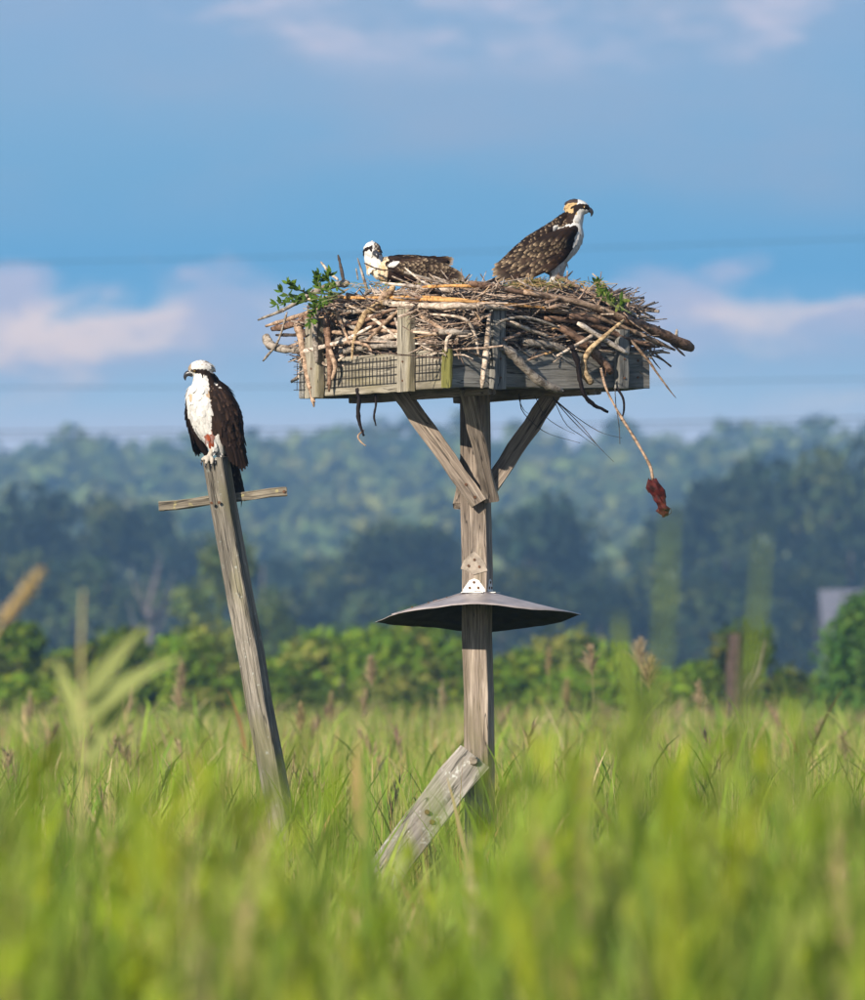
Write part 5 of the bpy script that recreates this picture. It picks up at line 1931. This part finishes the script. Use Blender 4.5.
hd = (-0.64, -0.77, 0)           # where its breast faces
sdv = (0.77, -0.64, 0)           # its left side, towards the camera's right
nearw = Tube('wing', rows((217, 386, -5, 5, 4), (222, 397, -9, 12, 6), (227, 412, -10, 15, 6.5), (230, 428, -8, 14, 6), (234, 444, -3, 9, 5), (239, 457, 2, 5.5, 3.5), (242, 465, 5, 2.5, 2)), (0.8, 0.55, 0.15), BROWN)
farw = Tube('wing', rows((197, 385, 9, 4, 4), (193, 397, 10, 7, 5), (192, 412, 11, 8, 5), (195, 427, 13, 7.5, 5), (200, 441, 16, 6, 4), (206, 454, 19, 3, 2.5)), (0.64, 0.77, 0), BROWN)
tA = [
    Tube('head', rows((190.5, 371.5, -1, 5, 5), (195, 369, 0, 8, 7.4), (201, 367.6, 1, 9.4, 8), (206, 368.6, 2, 8.2, 7.2), (209.5, 371.5, 3, 5.2, 5.6)), (0, 1, 0), WHITE),
    Tube('neck', rows((202, 370, 1, 9, 9), (202.8, 378, 1, 10, 10), (204, 388, 0, 14, 12)), (1, 0, 0), WHITE),
    Tube('torso', rows((202, 386, 0, 13.5, 12), (203, 396, -1, 17.5, 16), (207, 410, 1, 19, 18), (212, 425, 4, 18, 17), (217, 438, 7, 14, 14), (222, 449, 11, 9, 9)), (1, 0, 0), WHITE),
    Tube('back', rows((208, 373, 5, 4.5, 5), (212, 382, 8, 6.5, 7), (219, 393, 11, 12, 8), (227, 409, 13, 13, 8), (232, 425, 14, 11, 8), (234, 442, 14, 7, 6)), (0.8, -0.5, 0), BROWN),
    nearw, farw,
    Tube('tail', rows((224, 440, 10, 8, 5), (229, 456, 13, 8, 3.2), (233, 474, 16, 7.6, 2.4), (236.5, 490.5, 18, 6.6, 1.6)), (1, 0.3, 0.2), BROWN),
    Tube('thigh', rows((209, 424, 1, 8, 8), (211, 438, -4, 7, 7), (214, 448, -6, 4.6, 4.6)), (1, 0, 0), WHITE),
    Tube('tarsus', rows((214, 447, -7, 3.6, 3.6), (211, 453, -8, 2.6, 2.6), (209, 458, -8, 2.6, 2.4)), (1, 0, 0), SKIN),
    Tube('thigh2', rows((216, 436, -3, 7, 7), (219, 446, -2, 5.6, 5), (223, 453, 0, 3, 3)), (1, 0, 0), WHITE),
    Tube('tarsus2', rows((220, 448, -1, 3, 3), (219, 454, 0, 2.4, 2.4), (218, 458.5, 2, 2.2, 2.2)), (1, 0, 0), SKIN),
    Tube('toe', rows((210, 457.5, -8, 2.4, 2.2), (205.5, 457.8, -9, 2.2, 2.0), (202.5, 460.5, -11, 1.7, 1.7)), (0, 1, 0), SKIN, 10),
    Tube('toe', rows((210, 457.5, -8, 2.4, 2.2), (208, 459.5, -12.5, 2.2, 2.0), (206.5, 464, -13.2, 1.6, 1.5)), (1, 0, 0), SKIN, 10),
    Tube('toe', rows((210, 457.5, -8, 2.4, 2.2), (212.5, 459.5, -12, 2.0, 2.0), (212, 464.5, -13, 1.5, 1.5)), (1, 0, 0), SKIN, 10),
    Tube('toe', rows((218, 458.5, 2, 2.2, 2.0), (217, 458.8, -5, 2.0, 1.8), (216, 461, -11, 1.5, 1.5)), (1, 0, 0), SKIN, 10),
]


def ell(X, c, r):
    d = (X - np.array(c)) / np.array(r)
    return (d * d).sum(1) < 1


def recA(X, Nn, names, col_):
    px, py, d = X[:, 0] + 212, 460 - X[:, 2], X[:, 1]
    head = np.isin(names, ['head', 'neck'])
    nz = np.array([math.sin(a * 1.7) * math.cos(b * 1.3) for a, b in zip(px, py)])
    # eye stripe runs from the beak back through the eye and down the nape
    line = 371.2 + 0.10 * (px - 195) + np.clip(px - 206, 0, 20) * 0.55
    stripe = head & (px > 190.5) & (np.abs(py - line) < 1.4 + 0.10 * np.clip(px - 190, 0, 20) + 0.4 * nz)
    col_[stripe] = BROWN
    nape = np.isin(names, ['neck', 'torso']) & (px > 209 + 0.5 * nz + np.clip(py - 384, -20, 30) * 0.10) & (py > 371)
    col_[nape] = BROWN2
    fore = head & (px < 191.3) & (py < 371)
    col_[fore] = (0.24, 0.19, 0.14)
    spk = head & (py < 366) & (nz > 0.55) & (px > 196)
    col_[spk] = (0.34, 0.28, 0.23)
    crown = head & (py < 362.6) & (px > 205)
    col_[crown] = (0.25, 0.2, 0.16)
    breast = np.isin(names, ['torso']) & (py > 386) & (py < 402) & (nz > 0.8)
    col_[breast] = (0.38, 0.27, 0.18)
    wline = np.isin(names, ['back', 'wing', 'neck']) & (np.abs((px - 216) - (py - 384) * 1.0) < 1.5 + 0.4 * nz) & (py > 382) & (py < 405) & (px > 211)
    col_[wline] = (0.42, 0.40, 0.37)
    rust = np.isin(names, ['thigh', 'torso', 'thigh2']) & ell(np.stack([px, py], 1), (210, 436.5), (5.5, 6.5))
    mixr = np.clip(0.75 + 0.45 * nz[rust], 0.25, 1)[:, None]
    col_[rust] = np.array(RUST) * mixr + np.array(WHITE) * 0.55 * (1 - mixr)
    return col_


wA1 = wing_feathers(nearw, (0.55, -0.83, 0.1), False, 1)
wA2 = wing_feathers(farw, (-0.8, -0.4, 0.1), False, 2, rows=9)
any_ = lambda X, Nn: np.ones(len(X), bool)
bird('osprey', 'adult osprey with white breast and dark back perched upright on the leaning post', (212, 460), YC, tA, recA, {
    'wings': [('wing_feathers', wA1), ('wing_feathers', wA2)],
    'contour': [((['torso'], lambda X, Nn: X[:, 0] < 4, None), 170, 7, 5, (0.1, 0, -1)), ((['back'], any_, (0.07, 0.05, 0.04)), 200, 9, 5, (0.35, 0.1, -1)),
                ((['thigh', 'thigh2'], any_, None), 70, 6, 3.4, (0.2, 0, -1)), ((['neck'], lambda X, Nn: X[:, 2] < 90, None), 90, 5, 3, (0.1, 0, -1)),
                ((['head'], lambda X, Nn: X[:, 0] > -5, None), 26, 6, 2.0, (1, 0.1, -0.25)), ((['tail'], lambda X, Nn: Nn[:, 1] < 0, (0.10, 0.08, 0.06)), 46, 16, 5, (0.2, 0.05, -1))],
    'eyes': [(A(194.5, 371.5, -7.4), 1.5, (-0.4, -1, 0))],
    'beak': ([A(192.5, 373.5, -1), A(188.6, 373.2, -1), A(186, 374.6, -1), A(184.8, 377.4, -1), A(185.4, 380.4, -1)], [3.6, 3.1, 2.5, 1.6, 0.4]),
    'talons': [[A(202.6, 460, -11), A(201.4, 463, -12), A(202.2, 466, -12)], [A(206.5, 463.5, -13.2), A(205.8, 466.5, -13.6), A(206.6, 469, -13)],
               [A(212, 464, -13), A(211.8, 467, -13.6), A(212.4, 469.5, -13)], [A(216, 460.8, -11), A(215.6, 463.4, -12.4), A(216, 466, -12)]]})

# ---- young bird standing on the rim ---------------------------------------------------------
def A(px, py, d=0.0):
    return [px - 553.0, d, 284.0 - py]


nearB = Tube('wing', rows((574, 231, -11, 6, 4), (566, 240, -15, 12, 5), (553, 249.5, -17, 17, 5.5), (538, 258, -16, 16, 5), (522, 265.5, -12, 11.5, 4.5), (508, 270.5, -8, 7.5, 3.5), (497.5, 274, -5, 4, 2)), (0.45, 0, 0.9), BROWN)
farB = Tube('wing', rows((574, 231, 11, 6, 4), (566, 239, 15, 12, 5), (553, 247, 17, 16, 5.5), (538, 256, 16, 15, 5), (522, 263, 12, 11, 4.5), (508, 269, 8, 7, 3.5), (498, 272, 4, 4, 2)), (0.45, 0, 0.9), BROWN)
tB = [
    Tube('head', rows((566.5, 207, 0, 4.5, 4), (571, 206.5, 0, 7.8, 7), (577, 207.2, 0, 9.2, 8), (583, 208.4, 0, 8.2, 7), (588, 210, 0, 4.4, 4.2)), (0, 1, 0), WHITE),
    Tube('neck', rows((575.5, 208, 0, 9, 9), (574, 217, 0, 9, 10), (570, 228, 0, 12, 12)), (0, 1, 0), WHITE),
    Tube('torso', rows((573, 224, 0, 11, 10), (569, 235, 0, 15, 15), (559, 246, 0, 17, 17.5), (545, 256, 0, 16, 16), (530, 265, 0, 12, 10.5), (515, 272, 0, 8, 6)), (0, 1, 0), WHITE),
    Tube('back', rows((567, 216, 0, 8, 5), (557, 225, 0, 11, 6), (545, 234, 0, 13, 7), (531, 244, 0, 13, 8), (517, 256, 0, 10, 8), (504, 266, 0, 6, 6)), (0, 1, 0), BROWN),
    nearB, farB,
    Tube('tail', rows((518, 270, 0, 9, 4), (506, 276, 0, 9, 3), (495, 280.5, 0, 9, 2.4), (486.5, 284, 0, 8, 1.6)), (0, 1, 0), BROWN),
    Tube('thigh', rows((557, 262, -6, 8, 8), (555.5, 269, -7, 6, 6), (553.5, 275, -7, 4.6, 4.6)), (0, 1, 0), WHITE),
    Tube('tarsus', rows((553.5, 274, -7, 4, 4), (552.5, 279, -7, 3.2, 3.2), (552, 283.5, -7, 2.4, 2.4)), (0, 1, 0), WHITE),
    Tube('thigh2', rows((560, 262, 6, 8, 8), (559.5, 269, 7, 6, 6), (559, 275, 7, 4.2, 4.2)), (0, 1, 0), WHITE),
    Tube('tarsus2', rows((559, 274, 7, 3.6, 3.6), (558.5, 279, 7, 3, 3), (558, 283.5, 7, 2.4, 2.4)), (0, 1, 0), WHITE),
    Tube('toe', rows((552, 283.2, -7, 2.2, 2), (557, 284, -9, 1.8, 1.8), (561, 285.2, -10, 1.3, 1.3)), (0, 1, 0), SKIN, 10),
    Tube('toe', rows((552, 283.2, -7, 2.2, 2), (555.5, 284.4, -12, 1.8, 1.8), (559, 286, -15, 1.3, 1.3)), (0, 1, 0), SKIN, 10),
    Tube('toe', rows((552, 283.2, -7, 2.2, 2), (548, 284.5, -8, 1.8, 1.8), (545, 286, -8, 1.3, 1.3)), (0, 1, 0), SKIN, 10),
    Tube('toe', rows((558, 283.2, 7, 2.2, 2), (562, 284.2, 6, 1.8, 1.8), (566, 285.5, 5, 1.3, 1.3)), (0, 1, 0), SKIN, 10),
]


def recB(X, Nn, names, col_):
    px, py = X[:, 0] + 553, 284 - X[:, 2]
    nz = np.array([math.sin(a * 1.9) * math.cos(b * 1.6) for a, b in zip(px, py)])
    hn = np.isin(names, ['head', 'neck'])
    col_[hn & (px < 577) & (py < 216)] = BUFF
    col_[hn & (py < 203.4) & (px < 580)] = (0.05, 0.035, 0.03)
    col_[hn & (py < 204.5) & (px >= 578)] = WHITE
    line = 207.2 + 0.10 * (px - 583) + np.clip(580 - px, 0, 20) * 0.75
    st_ = hn & (px > 573) & (np.abs(py - line) < 2.7 + 0.3 * nz + np.clip(580 - px, 0, 9) * 0.35)
    col_[st_] = (0.018, 0.012, 0.010)
    bk = np.isin(names, ['neck', 'torso']) & (py > 213.5 + nz) & (px < 576 - np.clip(py - 214, 0, 30) * 0.45)
    col_[bk] = BROWN2
    shoulder = np.isin(names, ['torso', 'wing', 'neck', 'back']) & (np.abs(py - (225.2 - (px - 566) * 0.28)) < 2.0 + 0.5 * nz) & (px > 553) & (px < 580) & (X[:, 1] < 0)
    col_[shoulder] = WHITE
    return col_


wB1 = wing_feathers(nearB, (-0.3, -1, 0.25), True, 11, coverts=0.66, rows=16, wid=4.4)
wB2 = wing_feathers(farB, (-0.3, 1, 0.25), True, 12, coverts=0.66, rows=16, wid=4.4)
bird('osprey', 'young osprey with buff nape and scaly brown back standing on the right of the nest', (553, 284), 29.88, tB, recB, {
    'wings': [('wing_feathers', wB1), ('wing_feathers', wB2)],
    'contour': [((['back', 'neck'], lambda X, Nn: X[:, 2] < 70, PALEEDGE), 240, 7, 4.2, (-1, 0, -0.75)), ((['torso'], lambda X, Nn: X[:, 0] > 8, None), 150, 6, 3.6, (-0.4, 0, -1)),
                ((['thigh', 'thigh2', 'tarsus'], any_, None), 60, 5, 3, (-0.2, 0, -1)), ((['head'], lambda X, Nn: (X[:, 0] < 24) & (X[:, 2] > 70), None), 40, 5, 2.2, (-1, 0, -0.6)),
                ((['tail'], lambda X, Nn: Nn[:, 1] < 0.3, PALEEDGE), 24, 12, 5, (-1, 0, -0.35))],
    'eyes': [(A(584.3, 207.6, -7.2), 1.5, (0.4, -1, 0)), (A(584.3, 207.6, 7.2), 1.5, (0.4, 1, 0))],
    'beak': ([A(586, 209.8, 0), A(589.4, 210, 0), A(591.4, 211.8, 0), A(591.8, 214, 0), A(591, 216.6, 0)], [3.4, 2.8, 2.2, 1.4, 0.4]),
    'talons': [[A(561, 285, -10), A(563.5, 286, -10.5), A(564.5, 288, -10.5)], [A(559, 285.8, -15), A(561, 287, -16), A(561.6, 289, -16)], [A(566, 285.3, 5), A(568, 286.4, 5), A(569, 288, 5)]]})

# ---- young bird lying in the nest ------------------------------------------------------------
def A(px, py, d=0.0):
    return [px - 405.0, d, 282.0 - py]


nearC = Tube('wing', rows((389, 265, -12, 4, 4), (397, 267, -15, 8, 5), (411, 269, -16, 11.5, 5), (426, 270.5, -14, 11, 5), (440, 273.5, -11, 8, 4), (452, 276.5, -8, 5.5, 3), (461, 279, -5, 2.5, 1.8)), (0.15, 0, 1), BROWN)
farC = Tube('wing', rows((392, 263, 12, 5, 4), (404, 262, 14, 8, 5), (418, 262, 13, 8, 4.5), (431, 262, 9, 5, 3), (441, 261.4, 6, 3.2, 2), (448, 260.4, 5, 1.6, 1.2)), (0.15, 0, 1), BROWN)
tC = [
    Tube('head', rows((370.5, 246, 1, 6.5, 7), (372, 250, -2, 9.2, 9.2), (373.5, 253, -5, 7.5, 8), (375.6, 255, -8, 4.2, 4.4)), (1, 0, 0), WHITE),
    Tube('neck', rows((372, 251, 0, 9, 9), (374, 260, 0, 9.5, 9), (378, 268, 0, 12.5, 12)), (1, 0, 0), WHITE),
    Tube('torso', rows((374, 266, -1, 9, 9), (384, 269, 0, 13, 12.5), (400, 270, 0, 16, 14), (418, 272, 0, 16, 13.5), (436, 275, 0, 12, 9), (450, 279, 0, 7, 5)), (0, 1, 0), CREAM),
    Tube('back', rows((385, 263, 2, 8, 6), (398, 262, 2, 12, 6.5), (414, 263, 2, 13, 7), (430, 267, 1, 10, 6), (443, 272, 0, 7, 5)), (0, 1, 0), BROWN),
    nearC, farC,
    Tube('shoulder', rows((389, 266.5, -15, 2, 1.6), (394, 266, -18.6, 2.8, 2.2), (399, 264.8, -19.4, 2.4, 1.8), (403, 263.8, -18.6, 1.2, 1.0)), (0.15, 0, 1), WHITE),
    Tube('tail', rows((440, 273, 1, 8, 4), (450, 275, 1, 8, 4), (458, 279, 1, 7, 2.6), (463, 283, 1, 6, 1.5)), (0, 1, 0), BROWN),
]


def recC(X, Nn, names, col_):
    px, py, d = X[:, 0] + 405, 282 - X[:, 2], X[:, 1]
    nz = np.array([math.sin(a * 1.8) * math.cos(b * 1.5) for a, b in zip(px, py)])
    hn = np.isin(names, ['head', 'neck'])
    # stripe on the bird's right cheek (photo left), mottled crown towards the right
    line = 250.6 - (px - 364) * 0.32 + np.clip(365 - px, 0, 5) * 1.5
    col_[hn & (px < 373) & (np.abs(py - line) < 1.9 + 0.3 * nz)] = BROWN
    col_[hn & (px < 364.5) & (py > 249.5) & (py < 257)] = BROWN
    right = hn & (px > 374.5 + 0.5 * nz) & (py < 255.5)
    col_[right] = (0.10, 0.075, 0.06)
    col_[right & (nz > 0.25)] = (0.45, 0.38, 0.30)
    col_[hn & (py > 262)] = (0.72, 0.62, 0.48)
    tb = np.isin(names, ['torso', 'neck']) & (px > 388)
    col_[tb] = BROWN2
    col_[np.isin(names, ['torso', 'wing', 'back']) & ell(np.stack([px, py], 1), (395.5, 265), (5.5, 3.2)) & (d < 0)] = WHITE
    fr = np.isin(names, ['torso']) & (px < 388) & (nz > 0.7)
    col_[fr] = (0.42, 0.27, 0.14)
    return col_


wC1 = wing_feathers(nearC, (0, -1, 0.35), True, 21, coverts=0.62, rows=14, wid=4.0)
wC2 = wing_feathers(farC, (0, 0.5, 1), True, 22, coverts=0.55, rows=10, wid=2.6)
bird('osprey', 'young osprey lying low in the left of the nest with its head up', (405, 282), 29.85, tC, recC, {
    'wings': [('wing_feathers', wC1), ('wing_feathers', wC2)],
    'contour': [((['back'], any_, PALEEDGE), 190, 7, 4, (1, 0, -0.25)), ((['torso', 'neck'], lambda X, Nn: X[:, 0] < -18, None), 110, 5, 3.4, (0.2, 0, -1)),
                ((['tail'], any_, PALEEDGE), 30, 10, 4.5, (1, 0, -0.4)), ((['head'], any_, None), 14, 4, 2.0, (0.1, 0.6, -0.6))],
    'eyes': [(A(368.6, 250.6, -8.2), 1.4, (-0.4, -1, 0.1)), (A(379, 251.6, -7), 1.4, (0.7, -0.8, 0.1))],
    'beak': ([A(375, 253.6, -9), A(376.6, 254.8, -13), A(377.6, 257, -15), A(377.8, 260, -15)], [3.2, 2.8, 1.8, 0.5])})

# ------------------------------------------------------------------ haze
hz = bpy.data.meshes.new('haze')
x0, x1, y0, y1, z0, z1 = -920.0, 920.0, -80.0, 2120.0, -2.2, 66.0
hz.from_pydata([(x0, y0, z0), (x1, y0, z0), (x1, y1, z0), (x0, y1, z0), (x0, y0, z1), (x1, y0, z1), (x1, y1, z1), (x0, y1, z1)], [],
               [(0, 3, 2, 1), (4, 5, 6, 7), (0, 1, 5, 4), (1, 2, 6, 5), (2, 3, 7, 6), (3, 0, 4, 7)])
hm = bpy.data.materials.new('haze_air')
hm.use_nodes = True
ht = hm.node_tree
ht.nodes.clear()
pv = N(ht, 'ShaderNodeVolumePrincipled')
pv.inputs['Color'].default_value = (0.42, 0.72, 1.0, 1)
pv.inputs['Density'].default_value = HAZE_D
pv.inputs['Anisotropy'].default_value = 0.45
ho = N(ht, 'ShaderNodeOutputMaterial')
ht.links.new(pv.outputs[0], ho.inputs['Volume'])
tag(link('haze', hz, hm), kind='stuff')
